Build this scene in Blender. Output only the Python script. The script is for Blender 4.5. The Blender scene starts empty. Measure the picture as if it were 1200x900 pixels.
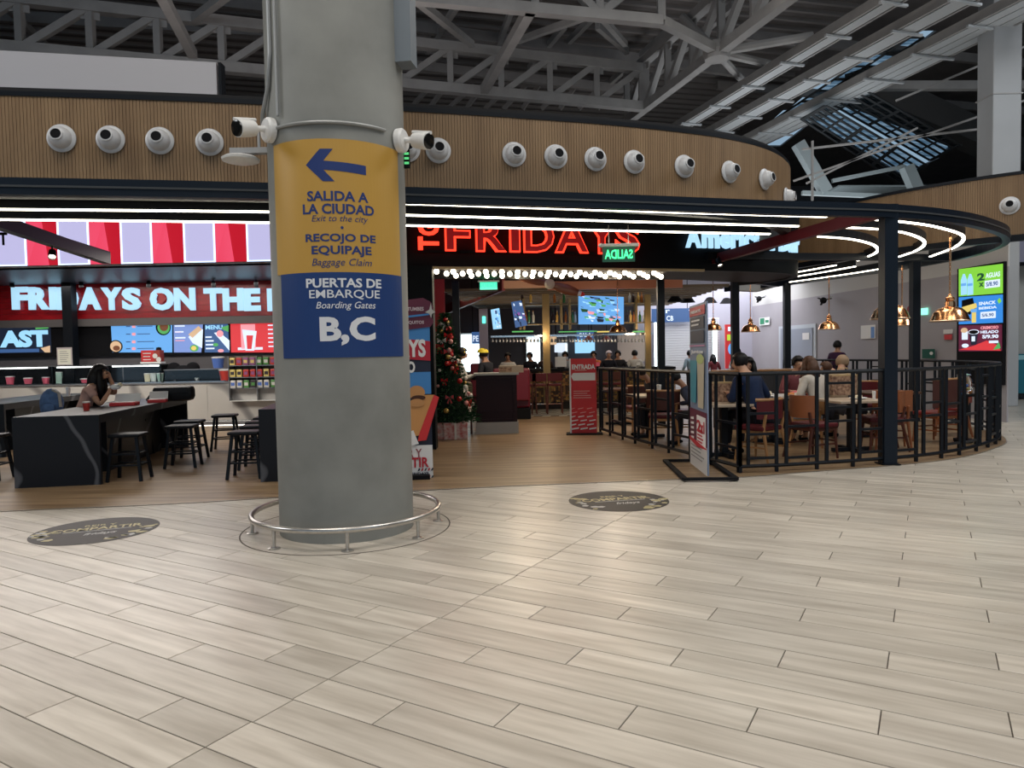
import bpy, bmesh, math, random
from mathutils import Vector, Matrix
sin, cos, pi = math.sin, math.cos, math.pi
random.seed(7)
SC = bpy.context.scene
C = SC.collection

# ------------------------------------------------------------------ camera, world, light, exposure
FPX, PIT, ROL, EYE = 840.94, .0423, .0190, 1.5
cam_d = bpy.data.cameras.new('camera'); cam = bpy.data.objects.new('camera', cam_d); C.objects.link(cam)
cam_d.sensor_width = 36; cam_d.lens = 36*FPX/1200; cam_d.clip_end = 200
_r, _u, _f = Vector((1,0,0)), Vector((0, sin(PIT), cos(PIT))), Vector((0, cos(PIT), -sin(PIT)))
_rc = _r*cos(ROL) - _u*sin(ROL); _uc = _u*cos(ROL) + _r*sin(ROL)
m = Matrix((_rc, _uc, -_f)).transposed().to_4x4(); m.translation = (0, 0, EYE)
cam.matrix_world = m
SC.camera = cam
SC.view_settings.view_transform = 'Standard'; SC.view_settings.look = 'None'
SC.view_settings.exposure = 0.12; SC.view_settings.gamma = 1; SC.view_settings.use_curve_mapping = False

wd = bpy.data.worlds.new('sky'); SC.world = wd; wd.use_nodes = True
wn = wd.node_tree; bg = wn.nodes['Background']
bg.inputs['Color'].default_value = (.42, .62, .82, 1); bg.inputs['Strength'].default_value = .55

def area(name, loc, sx, sy, power, col=(1,1,1), rot=(0,0,0)):
    l = bpy.data.lights.new(name, 'AREA'); l.shape = 'RECTANGLE'; l.size = sx; l.size_y = sy
    l.energy = power; l.color = col
    o = bpy.data.objects.new(name, l); o.location = loc; o.rotation_euler = rot; C.objects.link(o); return o
def point(name, loc, power, col=(1,1,1), r=.1):
    l = bpy.data.lights.new(name, 'POINT'); l.energy = power; l.color = col; l.shadow_soft_size = r
    o = bpy.data.objects.new(name, l); o.location = loc; C.objects.link(o); return o
# hall roof luminaires over the concourse (above and behind the viewer)
area('hall_light', (-3, 2, 10.8), 5, 5, 420, (1, .93, .84))
area('hall_light', (5, 3, 10.8), 5, 5, 480, (1, .96, .9))
area('hall_light', (13, 9, 10.8), 3, 6, 620, (.93, .97, 1))
area('hall_light', (1, -7, 10.8), 8, 5, 230, (1, .94, .86))
area('hall_light', (-15, 3, 9), 4, 4, 420, (.95, .97, 1), (0, -.9, 0))
# unseen fill lights added to brighten the dark trusses from below
area('roof_fill_light', (-3, 14, 4.7), 8, 4, 130, (1, .9, .86), (pi, 0, 0))
area('roof_fill_light', (8, 22, 5.2), 6, 6, 130, (.93, .97, 1), (pi, 0, 0))
area('roof_fill_light', (15, 12, 5.5), 4, 4, 130, (.95, .97, 1), (pi, 0, 0))
# ceiling lamps inside the restaurant; bar points are added fill for valance and propeller
point('bar_fill_light', (.2, 15.3, 2.7), 22, (1, .8, .55)); point('bar_fill_light', (2.2, 15.6, 2.7), 22, (1, .8, .55)); point('bar_fill_light', (.8, 18.0, 1.9), 14, (1, .75, .5)); point('bar_fill_light', (3.2, 17.9, 2.0), 14, (1, .75, .5))
area('kitchen_light', (-8.5, 13.2, 3.3), 6, 1.5, 240, (1, .93, .84))
area('kitchen_light', (-8.5, 16.5, 3.25), 6, .4, 28, (1, .93, .85))
area('bar_light', (1, 13.6, 2.75), 3.5, 1.2, 60, (1, .82, .6))
area('bar_light', (1, 20, 3.1), 5, 3, 60, (1, .8, .6))
area('bar_light', (6.5, 23.5, 3.6), 4, 4, 200, (.95, .95, 1))
area('dining_light', (5.2, 12.6, 9.5), 3, 3, 170, (1, .9, .8))

def ray(px, py):
    a, b = px-600, py-450; c, s = cos(ROL), sin(ROL)
    X = (c*a - s*b)/FPX; u = -(s*a + c*b)/FPX
    return X, cos(PIT) + u*sin(PIT), -sin(PIT) + u*cos(PIT)
def onz(px, py, z=0.):                 # point of the plane of height z seen there
    X, Y, Z = ray(px, py); t = (z-EYE)/Z; return Vector((X*t, Y*t, z))
def aty(px, py, Y0):                   # point at distance Y0 seen there
    X, Y, Z = ray(px, py); t = Y0/Y; return Vector((X*t, Y0, EYE+Z*t))

# ------------------------------------------------------------------ materials
MT = {}
def nd(nt, t, **k):
    n = nt.nodes.new(t)
    for a, b in k.items(): setattr(n, a, b)
    return n
def mat(name, col, rough=.6, metal=0, emit=0, var=0, scale=8, bump=0, stretch=(1,1,1), col2=None, rnd=0, trans=0, spec=.5, coat=0):
    if name in MT: return MT[name]
    m = bpy.data.materials.new(name); m.use_nodes = True; nt = m.node_tree
    b = nt.nodes['Principled BSDF']; b.inputs['Roughness'].default_value = rough; b.inputs['Metallic'].default_value = metal
    if max(col) < .12 and spec == .5 and not metal and rough > .3: spec = .25
    b.inputs['Base Color'].default_value = (*col, 1); b.inputs['Specular IOR Level'].default_value = spec
    b.inputs['Coat Weight'].default_value = coat
    if trans: b.inputs['Transmission Weight'].default_value = trans
    if emit:
        b.inputs['Base Color'].default_value = (*[c*.25 for c in col], 1); b.inputs['Emission Color'].default_value = (*col, 1); b.inputs['Emission Strength'].default_value = emit
    if var or bump or col2:
        tc = nd(nt, 'ShaderNodeTexCoord'); mp = nd(nt, 'ShaderNodeMapping'); mp.inputs['Scale'].default_value = stretch
        nt.links.new(tc.outputs['Object'], mp.inputs['Vector'])
        no = nd(nt, 'ShaderNodeTexNoise'); no.inputs['Scale'].default_value = scale; no.inputs['Detail'].default_value = 5
        if rnd:
            oi = nd(nt, 'ShaderNodeObjectInfo'); ad = nd(nt, 'ShaderNodeVectorMath', operation='ADD'); ml = nd(nt, 'ShaderNodeMath', operation='MULTIPLY')
            ml.inputs[1].default_value = 60; nt.links.new(oi.outputs['Random'], ml.inputs[0])
            nt.links.new(mp.outputs[0], ad.inputs[0]); nt.links.new(ml.outputs[0], ad.inputs[1]); nt.links.new(ad.outputs[0], no.inputs['Vector'])
        else: nt.links.new(mp.outputs[0], no.inputs['Vector'])
        rp = nd(nt, 'ShaderNodeValToRGB'); c2 = col2 or tuple(min(1, c*(1+var)) for c in col); c1 = col if col2 else tuple(c*(1-var) for c in col)
        rp.color_ramp.elements[0].position = .3; rp.color_ramp.elements[1].position = .7
        rp.color_ramp.elements[0].color = (*c1, 1); rp.color_ramp.elements[1].color = (*c2, 1)
        nt.links.new(no.outputs['Fac'], rp.inputs['Fac'])
        out = rp.outputs['Color']
        if rnd:
            hs = nd(nt, 'ShaderNodeHueSaturation'); mr = nd(nt, 'ShaderNodeMapRange')
            mr.inputs['To Min'].default_value = 1-rnd; mr.inputs['To Max'].default_value = 1+rnd
            nt.links.new(oi.outputs['Random'], mr.inputs['Value']); nt.links.new(mr.outputs[0], hs.inputs['Value']); nt.links.new(out, hs.inputs['Color']); out = hs.outputs['Color']
        nt.links.new(out, b.inputs['Base Color'])
        if bump:
            bp = nd(nt, 'ShaderNodeBump'); bp.inputs['Strength'].default_value = bump; bp.inputs['Distance'].default_value = .01
            nt.links.new(no.outputs['Fac'], bp.inputs['Height']); nt.links.new(bp.outputs[0], b.inputs['Normal'])
    MT[name] = m; return m
def glow(name, col, s): return mat(name, col, .5, 0, s)

black = mat('black_powder_coat', (.006, .008, .012), .42, spec=.22)
blackmat = mat('matt_black', (.006, .006, .008), .8, spec=.2)
navy = mat('navy_steel', (.006, .011, .02), .4, spec=.25)
white = mat('white_plastic', (.75, .75, .74), .4)
print_white = mat('print_white', (.8, .8, .8), .6)
steel = mat('brushed_steel', (.55, .53, .5), .28, .9, var=.1, scale=30)
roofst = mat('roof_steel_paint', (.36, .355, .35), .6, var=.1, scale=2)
roofwarm = mat('roof_steel_painted_shade', (.3, .28, .27), .6, var=.1, scale=2)  # darker, warmer copy of the roof steel: shade put into the colour
concrete = mat('smooth_concrete', (.235, .24, .225), .6, var=.2, scale=1.6, bump=.15)
copper = mat('polished_copper', (.85, .42, .2), .2, 1, var=.15, scale=6)
redp = mat('red_print', (.62, .03, .035), .5)
dred = mat('maroon', (.16, .012, .02), .5)
glass = mat('clear_glass', (.9, .95, .95), .03, trans=1)
chrome = mat('chrome', (.7, .7, .7), .12, 1)

# ------------------------------------------------------------------ mesh helpers
def box(bm, x0, y0, z0, x1, y1, z1, mx=None, bev=0):
    co = [(x0,y0,z0),(x1,y0,z0),(x1,y1,z0),(x0,y1,z0),(x0,y0,z1),(x1,y0,z1),(x1,y1,z1),(x0,y1,z1)]
    v = [bm.verts.new(mx @ Vector(c) if mx else c) for c in co]
    f = [bm.faces.new([v[i] for i in q]) for q in ((3,2,1,0),(4,5,6,7),(0,1,5,4),(1,2,6,5),(2,3,7,6),(3,0,4,7))]
    if bev:
        es = list({e for q in f for e in q.edges})
        bmesh.ops.bevel(bm, geom=es, offset=bev, segments=2, affect='EDGES', profile=.5)
    return bm
def bar(bm, p, q, w, h=None, up=(0,0,1)):
    p, q = Vector(p), Vector(q); h = h or w; d = q-p; L = d.length
    if L < 1e-6: return bm
    x = d/L; u = Vector(up)
    if abs(x.dot(u)) > .98: u = Vector((1,0,0))
    y = u.cross(x).normalized(); z = x.cross(y)
    M = Matrix((x, y, z)).transposed().to_4x4(); M.translation = p
    return box(bm, 0, -w/2, -h/2, L, w/2, h/2, M)
def tube(bm, pts, r, seg=8, closed=False, caps=True):
    pts = [Vector(p) for p in pts]; n = len(pts); rings = []; prev = None
    for i, p in enumerate(pts):
        a = pts[i-1] if (i or closed) else p; b = pts[(i+1) % n] if (i < n-1 or closed) else p
        t = (b-a).normalized(); ref = Vector((0,0,1)) if abs(t.z) < .95 else Vector((1,0,0))
        x = t.cross(ref).normalized()
        if prev is not None and x.dot(prev) < 0: x = -x
        prev = x; y = t.cross(x); rr = r[i] if isinstance(r, (list, tuple)) else r
        rings.append([bm.verts.new(p + (x*cos(2*pi*k/seg) + y*sin(2*pi*k/seg))*rr) for k in range(seg)])
    for i in range(n if closed else n-1):
        A, B = rings[i], rings[(i+1) % n]
        for k in range(seg): bm.faces.new((A[k], A[(k+1)%seg], B[(k+1)%seg], B[k]))
    if caps and not closed: bm.faces.new(rings[0][::-1]); bm.faces.new(rings[-1])
    return bm
def lathe(bm, prof, seg=24, mx=None, close=False):
    rings = []
    for r, z in prof:
        rings.append([bm.verts.new((mx @ Vector((r*cos(2*pi*k/seg), r*sin(2*pi*k/seg), z))) if mx else (r*cos(2*pi*k/seg), r*sin(2*pi*k/seg), z)) for k in range(seg)])
    for A, B in zip(rings, rings[1:]):
        for k in range(seg): bm.faces.new((A[k], A[(k+1)%seg], B[(k+1)%seg], B[k]))
    if close:
        A, B_ = rings[-1], rings[0]
        for k in range(seg): bm.faces.new((A[k], A[(k+1)%seg], B_[(k+1)%seg], B_[k]))
        return bm
    if prof[0][0] > 0: bm.faces.new(rings[0][::-1])
    if prof[-1][0] > 0: bm.faces.new(rings[-1])
    return bm
def ball(bm, c, r, s=(1,1,1), seg=12):
    M = Matrix.Translation(c) @ Matrix.Diagonal((r*s[0], r*s[1], r*s[2], 1))
    bmesh.ops.create_uvsphere(bm, u_segments=seg, v_segments=max(6, seg*2//3), radius=1, matrix=M); return bm
def prism(bm, poly, z0, z1):
    n = len(poly); a = [bm.verts.new((x, y, z0)) for x, y in poly]; b = [bm.verts.new((x, y, z1)) for x, y in poly]
    bm.faces.new(a[::-1]); bm.faces.new(b)
    for i in range(n): bm.faces.new((a[i], a[(i+1)%n], b[(i+1)%n], b[i]))
    return bm
def wall_strip(bm, pts, z0, z1, th):
    """vertical ribbon of thickness th behind a plan polyline (left side of travel)"""
    pts = [Vector(p[:2]) for p in pts]; n = len(pts); off = []
    for i in range(n):
        t = (pts[min(i+1, n-1)] - pts[max(i-1, 0)]).normalized(); off.append(pts[i] + Vector((-t.y, t.x))*th)
    R = [[bm.verts.new((p.x, p.y, z)) for p, z in ((a, z0), (b, z0), (b, z1), (a, z1))] for a, b in zip(pts, off)]
    for A, B in zip(R, R[1:]):
        for k in range(4): bm.faces.new((A[k], B[k], B[(k+1)%4], A[(k+1)%4]))
    bm.faces.new(R[0]); bm.faces.new(R[-1][::-1]); return bm
def catmull(pts, n=6):
    P = [Vector(p) for p in pts]; P = [2*P[0]-P[1]] + P + [2*P[-1]-P[-2]]; out = []
    for i in range(1, len(P)-2):
        a, b, c, d = P[i-1:i+3]
        for k in range(n):
            t = k/n; out.append(.5*((2*b) + (c-a)*t + (2*a-5*b+4*c-d)*t*t + (3*b-a-3*c+d)*t**3))
    out.append(P[-2]); return out
def resample(pts, step):
    out = [pts[0].copy()]; acc = 0
    for a, b in zip(pts, pts[1:]):
        L = (b-a).length
        while acc + L >= step:
            t = (step-acc)/L; a = a + (b-a)*t; out.append(a.copy()); L = (b-a).length; acc = 0
            if L < 1e-9: break
        acc += L
    return out

def obj(name, bm, m, parent=None, smooth=False, loc=None):
    me = bpy.data.meshes.new(name)
    if loc is None and parent is None and len(bm.verts):
        xs = [v.co.x for v in bm.verts]; ys = [v.co.y for v in bm.verts]; zs = [v.co.z for v in bm.verts]
        loc = ((min(xs)+max(xs))/2, (min(ys)+max(ys))/2, min(zs))
        for v in bm.verts: v.co -= Vector(loc)
    bmesh.ops.recalc_face_normals(bm, faces=bm.faces[:])
    bm.to_mesh(me); bm.free()
    for mm in (m if isinstance(m, list) else [m]): me.materials.append(mm)
    if smooth:
        for p in me.polygons: p.use_smooth = True
        if smooth != 2:
            try: me.set_sharp_from_angle(angle=.7)
            except Exception: pass
    o = bpy.data.objects.new(name, me); C.objects.link(o)
    if parent: o.parent = parent
    if loc is not None: o.location = loc
    return o
def B(): return bmesh.new()
def tag(o, label=None, cat=None, group=None, kind=None):
    if label: o['label'] = label
    if cat: o['category'] = cat
    if group: o['group'] = group
    if kind: o['kind'] = kind
    return o
def thing(name, label, cat, loc=(0,0,0), rz=0, group=None):
    o = bpy.data.objects.new(name, None); C.objects.link(o); o.location = loc; o.rotation_euler = (0,0,rz); o.empty_display_size = .2
    return tag(o, label, cat, group)
def kids(o): return [c for c in bpy.data.objects if c.parent == o]
def dup(root, loc, rz, label, group=None, scale=None):
    def cp(o, par):
        c = o.copy(); C.objects.link(c)
        if par: c.parent = par
        for ch in KID.get(o.name, ()): cp(ch, c)
        return c
    KID = {}
    for ob in C.objects:
        if ob.parent: KID.setdefault(ob.parent.name, []).append(ob)
    r = cp(root, None); r.location = loc; r.rotation_euler = (0,0,rz); r['label'] = label
    if group: r['group'] = group
    if scale: r.scale = scale
    return r
def struct(name, bm, m, **k): return tag(obj(name, bm, m, **k), kind='structure')

def text_mesh(s, w, h, ext=.004, bold=.02, cx=0, cy=0, italic=0, space=1):
    """text as bmesh in XY fitted to w x h, centred on cx, cy (h None: keep the aspect)"""
    cu = bpy.data.curves.new('t', 'FONT'); cu.body = s; cu.size = 1; cu.offset = bold; cu.extrude = .01; cu.resolution_u = 3; cu.shear = italic; cu.space_character = space
    cu.align_x = 'LEFT'; o = bpy.data.objects.new('t', cu); me = bpy.data.meshes.new_from_object(o)
    bm = B(); bm.from_mesh(me); bpy.data.objects.remove(o); bpy.data.meshes.remove(me); bpy.data.curves.remove(cu)
    xs = [v.co.x for v in bm.verts]; ys = [v.co.y for v in bm.verts]
    W, H_ = max(xs)-min(xs), max(ys)-min(ys); sx = w/W if w else h/H_; sy = h/H_ if h else sx
    for v in bm.verts:
        v.co = Vector(((v.co.x-(min(xs)+W/2))*sx + cx, (v.co.y-(min(ys)+H_/2))*sy + cy, ext if v.co.z > 0 else 0))
    return bm
class Panel:
    """flat graphics in a vertical plane: x right, y up, layers stacked toward the viewer"""
    def __init__(s, root, y=0.): s.r = root; s.y = y
    def _put(s, name, bm, m, layer):
        off = s.y - layer*.004
        for v in bm.verts: v.co = Vector((v.co.x, off - v.co.z, v.co.y))
        return obj(name, bm, m, s.r)
    def rect(s, name, m, x0, y0, x1, y1, layer=1, th=.003):
        bm = box(B(), x0, y0, 0, x1, y1, th); return s._put(name, bm, m, layer)
    def poly(s, name, m, pts, layer=1, th=.003): return s._put(name, prism(B(), pts, 0, th), m, layer)
    def disc(s, name, m, cx, cy, rx, ry=None, layer=1, th=.003, a0=0, a1=2*pi):
        ry = ry or rx; n = 24; return s.poly(name, m, [(cx+rx*cos(a0+(a1-a0)*k/n), cy+ry*sin(a0+(a1-a0)*k/n)) for k in range(n)], layer, th)
    def txt(s, name, m, t, cx, cy, w, h=None, layer=2, bold=.02, ext=.003, italic=0): return s._put(name, text_mesh(t, w, h, ext, bold, cx, cy, italic), m, layer)
    def lines(s, name, m, x0, y0, x1, n, dy, h, layer=2):
        bm = B()
        for k in range(n): box(bm, x0, y0-k*dy, 0, x1-(x1-x0)*random.uniform(0, .35), y0-k*dy+h, .003)
        return s._put(name, bm, m, layer)
KIDS = {}
_obj = obj
def obj(name, bm, m, parent=None, smooth=False, loc=None):
    o = _obj(name, bm, m, parent, smooth, loc)
    if parent: KIDS.setdefault(parent.name, []).append(o)
    return o
def dup(root, loc, rz, label, group=None, scale=None):
    def cp(o, par):
        c = o.copy(); C.objects.link(c)
        if par: c.parent = par; KIDS.setdefault(par.name, []).append(c)
        for ch in KIDS.get(o.name, ()): cp(ch, c)
        return c
    r = cp(root, None); r.location = loc; r.rotation_euler = (0, 0, rz); r['label'] = label
    if group: r['group'] = group
    if scale: r.scale = (scale, scale, scale) if not isinstance(scale, tuple) else scale
    return r

# ------------------------------------------------------------------ floor
def plank_mat():
    m = mat('wood_look_porcelain', (.41, .365, .305), .3, var=.1, scale=2.2, stretch=(.7, 7, 1), col2=(.62, .57, .495), rnd=.12)
    return m
TL, TW, TH = 1.345, .2192, -.5293
TOX, TOY = .1753, 4.191
tile_m = plank_mat(); grout_m = mat('grey_grout', (.115, .1, .085), .9)
wood_floor = mat('brown_wood_floor', (.13, .08, .042), .38, var=.2, scale=1.5, stretch=(.5, 7, 1), col2=(.36, .245, .14))
EDGE = [(-16, 5.9), (-8, 6.75), (-5.2, 7.19), (-3.58, 7.41), (-2.56, 7.63), (-.97, 7.9), (-.02, 8.06), (.96, 8.17), (1.96, 8.28), (2.67, 8.34), (3.6, 8.62), (4.71, 8.94), (5.54, 9.27), (6.27, 9.72), (6.95, 10.3), (7.58, 10.96), (8.1, 11.9), (8.4, 13.0), (8.45, 14.2), (8.2, 16), (7.9, 18), (7.8, 20.5)]
WOOD = [(p.x, p.y) for p in catmull([Vector(p) for p in EDGE], 4)] + [(7.8, 34), (-16, 34)]
def inside(x, y, poly):
    c = False; j = len(poly)-1
    for i in range(len(poly)):
        a, b = poly[i], poly[j]
        if (a[1] > y) != (b[1] > y) and x < (b[0]-a[0])*(y-a[1])/(b[1]-a[1])+a[0]: c = not c
        j = i
    return c
fl = struct('floor', box(B(), -30, -22, -.12, 36, 50, -.008), grout_m)
wf = struct('floor', prism(B(), WOOD, -.006, .006), wood_floor, loc=(0, 0, 0))
struct('trim_1', wall_strip(B(), catmull([Vector(p) for p in EDGE], 4), -.006, .0075, .012), steel)
def pj(X, Y, Z):
    z = Z-EYE; d = Y*cos(PIT)-z*sin(PIT); up = Y*sin(PIT)+z*cos(PIT)
    if d < .3: return None
    x = FPX*X/d; y = -FPX*up/d; c, s = cos(ROL), sin(ROL)
    return 600+c*x+s*y, 450-s*x+c*y
tiles = []
cA, sA = cos(TH), sin(TH)
def uvw(u, v): return TOX+u*TL*cA+v*TW*sA, TOY+u*TL*sA-v*TW*cA
JU = -.34
for r in range(-110, 48):
    u0 = (-r/3) % 1
    for k in range(-16, 20):
        a, b = u0+k, u0+k+1
        segs = [(a, JU), (JU, b)] if a+.05 < JU < b-.05 else [(a, b)]
        for p, q in segs:
            cx, cy = uvw((p+q)/2, r+.5)
            if cy < -3 or cy > 30 or cx < -13 or cx > 20: continue
            if inside(cx, cy, WOOD) and all(inside(*uvw(uu, vv), WOOD) for uu in (p, q) for vv in (r, r+1)): continue
            vis = False
            for uu in (p, (p+q)/2, q):
                w_ = pj(*uvw(uu, r+.5), 0)
                if w_ and -5 < w_[0] < 1205 and w_[1] < 905: vis = True
            tiles.append((not vis, math.hypot(cx, cy), p, q, r))
tiles.sort()
G = .0055
def tile_mesh(L):
    bm = B(); w = TW-G; l = L-G; h = .0025
    lo = [(-l/2,-w/2,-.012),(l/2,-w/2,-.012),(l/2,w/2,-.012),(-l/2,w/2,-.012)]
    a = [bm.verts.new(c) for c in lo]; b_ = [bm.verts.new((c[0], c[1], -.0012)) for c in lo]
    t = [bm.verts.new((c[0]*(1-2*h/l), c[1]*(1-2*h/w), 0)) for c in lo]
    for i in range(4):
        j = (i+1) % 4; bm.faces.new((a[i],a[j],b_[j],b_[i])); bm.faces.new((b_[i],b_[j],t[j],t[i]))
    bm.faces.new(t); return bm
TM = {}; rest = B(); nt_ = 0
for hid, d, p, q, r in tiles:
    cx, cy = uvw((p+q)/2, r+.5); key = round(q-p, 2)
    if nt_ < 300 and not hid:
        if key not in TM:
            o = obj('floor_plank', tile_mesh((q-p)*TL), tile_m, fl, loc=(0,0,0)); TM[key] = o.data
        else:
            o = bpy.data.objects.new('floor_plank', TM[key]); C.objects.link(o); o.parent = fl
        o.location = Vector((cx, cy, 0)) - fl.location; o.rotation_euler = (0, 0, TH); nt_ += 1
    elif d < 26:
        M = Matrix.Translation((cx, cy, 0)) @ Matrix.Rotation(TH, 4, 'Z')
        l = (q-p)*TL-G; box(rest, -l/2, -(TW-G)/2, -.012, l/2, (TW-G)/2, 0, M)
bmesh.ops.transform(rest, matrix=Matrix.Rotation(-TH, 4, 'Z'), verts=rest.verts)
ro = obj('floor_plank', rest, tile_m, fl, loc=(0,0,0)); ro['kind'] = 'stuff'
ro.location = -fl.location; ro.rotation_euler = (0, 0, TH)

# ------------------------------------------------------------------ concrete column with everything on it
CX, CY, CR = -1.47, 6.27, .573
col = thing('concrete_column', 'thick round grey concrete column standing in the middle of the concourse', 'column', (CX, CY, 0))
obj('shaft', lathe(B(), [(CR, 0), (CR, 11.6)], 96), concrete, col, smooth=True)
obj('cable_conduit', tube(B(), [(-.42, -.41, 11), (-.42, -.41, 3.95), (-.45, -.385, 3.7), (-.53, -.3, 3.5), (-.585, -.16, 3.42)], .018), mat('galvanised_conduit', (.32, .33, .33), .45, .3), col, smooth=True)
obj('cable_conduit', tube(B(), [(-.35, -.485, 11), (-.35, -.485, 3.42)], .012), MT['galvanised_conduit'], col, smooth=True)
arc = [(cos(math.radians(a))*(CR+.015), sin(math.radians(a))*(CR+.015), 3.335) for a in range(-136, -33, 5)]
obj('conduit_ring', tube(B(), arc, .014), MT['galvanised_conduit'], col, smooth=True)
PHC = math.atan2(-CY, -CX)
PHC = math.atan2(0-CY, 0-CX)
bx = box(B(), -.09, -.12, 3.95, .09, .02, 11); 
M_ = Matrix.Rotation(PHC+pi/2+math.radians(68), 4, 'Z') @ Matrix.Translation((0, -CR-.01, 0)); bmesh.ops.transform(bx, matrix=M_, verts=bx.verts)
obj('cable_box', bx, mat('blue_grey_paint', (.17, .2, .23), .5), col)

sg = thing('wayfinding_sign', 'yellow and blue curved airport direction sign wrapped round the concrete column', 'sign', (CX, CY, 0))
def bend(bm, off):
    xs = [v.co.x for v in bm.verts]; a, b = min(xs), max(xs); k = math.ceil(a/.03)*.03
    while k < b:
        bmesh.ops.bisect_plane(bm, geom=bm.verts[:]+bm.edges[:]+bm.faces[:], plane_co=(k, 0, 0), plane_no=(1, 0, 0)); k += .03
    for v in bm.verts:
        ph = PHC + v.co.x/CR; rr = CR + off + v.co.z; v.co = Vector((rr*cos(ph), rr*sin(ph), v.co.y))
    return bm
def zc(y): return aty(397, y, CY-CR+.02).z
def xc(px): return CR*math.asin(max(-1, min(1, (px-397)/80)))
yel = mat('yellow_sign_film', (.52, .3, .055), .45); blu = mat('blue_sign_film', (.008, .04, .17), .45)
obj('sign_panel', bend(box(B(), xc(328), zc(319), 0, xc(465), zc(163), .004), .002), yel, sg)
obj('sign_panel', bend(box(B(), xc(332), zc(419), 0, xc(466), zc(319), .004), .002), blu, sg)
def ctext(t, x0, x1, y0, y1, m, bold=.02, it=0):
    w, h = xc(x1)-xc(x0), zc(y0)-zc(y1)
    return obj('lettering', bend(text_mesh(t, w, h, .002, bold, (xc(x0)+xc(x1))/2, (zc(y0)+zc(y1))/2, it), .006), m, sg)
bt = mat('navy_print', (.012, .035, .17), .5)
ctext('SALIDA A', 364, 429, 224, 236, bt, .028); ctext('LA CIUDAD', 359, 435, 239, 251, bt, .028)
ctext('Exit to the city', 368, 428, 252.5, 262, bt, -.004, .25)
obj('bullet_point', bend(prism(B(), [(xc(400)+.012*cos(a), zc(267)+.012*sin(a)) for a in [k*pi/6 for k in range(12)]], 0, .002), .006), bt, sg)
ctext('RECOJO DE', 361, 436, 274, 286, bt, .028); ctext('EQUIPAJE', 367, 431, 288, 301, bt, .028)
ctext('Baggage Claim', 367, 431, 303, 314, bt, -.004, .25)
wt = mat('sign_white_print', (.72, .74, .78), .5)
ctext('PUERTAS DE', 360, 441, 326, 337, wt, .028); ctext('EMBARQUE', 363, 439, 339.5, 351, wt, .008)
ctext('Boarding Gates', 370, 434, 353.5, 364, wt, 0, .25); ctext('B,C', 373, 433, 371, 405, wt, .04)
ap = [(363.7, 193.5), (378.7, 175), (392.5, 175), (382, 189), (427.3, 192), (427.3, 203), (382, 199.5), (393.5, 213), (381, 213)]
obj('arrow', bend(prism(B(), [(xc(x), zc(y)) for x, y in ap], 0, .002), .006), bt, sg)

gr = thing('column_guard_rail', 'low round stainless steel guard rail ringing the column foot', 'rail', (CX, CY, 0))
GR = .8
obj('ring', tube(B(), [(GR*cos(2*pi*k/64), GR*sin(2*pi*k/64), .165) for k in range(64)], .024, 12, closed=True), steel, gr, smooth=True)
for k in range(8):
    a = 2*pi*(k+.28)/8; c_, s_ = cos(a)*GR, sin(a)*GR
    p_ = obj('post', tube(B(), [(c_, s_, .008), (c_, s_, .15)], .015, 10), steel, gr, smooth=True)
    obj('floor_flange', lathe(B(), [(.05, .001), (.05, .006), (.03, .012)], 16, Matrix.Translation((c_, s_, 0))), steel, p_)
obj('floor_seam', lathe(B(), [(GR+.1, .0005), (GR+.1, .002), (GR+.088, .002), (GR+.088, .0005)], 64, close=True), grout_m, gr)

def camera_thing(label, px_base, out_ang, aim, z):
    """bullet camera on the column: round base plate at angle out_ang, aimed along angle aim"""
    t = thing('security_camera', label, 'camera', (CX+(CR+.005)*cos(out_ang), CY+(CR+.005)*sin(out_ang), z), 0, None)
    n = Vector((cos(out_ang), sin(out_ang), 0))
    q = Vector((0, 0, 1)).rotation_difference(n).to_matrix().to_4x4()
    obj('mounting_box', lathe(B(), [(.098, 0), (.1, .045), (.085, .062), (.04, .066)], 28, q), white, t, smooth=True)
    j = n*.085; d = Vector((cos(aim), sin(aim), -.22)).normalized()
    obj('swivel', tube(B(), [n*.05, j, j+d*.07], .024, 10), white, t, smooth=True)
    c0 = j+d*.06; q2 = Vector((0, 0, 1)).rotation_difference(d).to_matrix().to_4x4(); M = Matrix.Translation(c0) @ q2
    obj('body', lathe(B(), [(.035, 0), (.06, .02), (.066, .06), (.07, .17), (.066, .172)], 20, M), white, t, smooth=True)
    f = obj('lens_face', lathe(B(), [(.064, .165), (.062, .182), (.05, .186), (.02, .187)], 20, M), mat('black_gloss', (.01, .01, .01), .1), t, smooth=True)
    obj('visor', tube(B(), [c0+Vector((0,0,.068)), c0+d*.2+Vector((0,0,.07))], .014, 8), white, t)
    return t
camera_thing('white bullet camera on the left side of the column above the yellow sign', None, PHC-math.radians(61), PHC-math.radians(48), 3.335)
camera_thing('white bullet camera on the right side of the column above the yellow sign', None, PHC+math.radians(60), PHC+math.radians(44), 3.30)
wa = thing('round_antenna', 'flat white disc antenna on a short bracket left of the column', 'antenna', (CX-.79, CY-.12, 3.16))
obj('disc', lathe(B(), [(.11, 0), (.15, .012), (.155, .03), (.13, .045)], 32), white, wa, smooth=True)
bk = box(B(), -.08, -.035, .07, .26, .035, .115); bar(bk, (.16, 0, .1), (.16, 0, .26), .02); bar(bk, (.0, 0, .045), (0, 0, .07), .05)
obj('bracket', bk, mat('grey_bracket', (.38, .39, .4), .5), wa)
it = thing('small_tag', 'small dark tag with green lights hanging behind the right camera', 'device', (CX+(CR+.02)*cos(PHC+math.radians(78)), CY+(CR+.02)*sin(PHC+math.radians(78)), 3.12))
obj('case', box(B(), -.02, -.015, 0, .03, .015, .16), blackmat, it)
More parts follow.
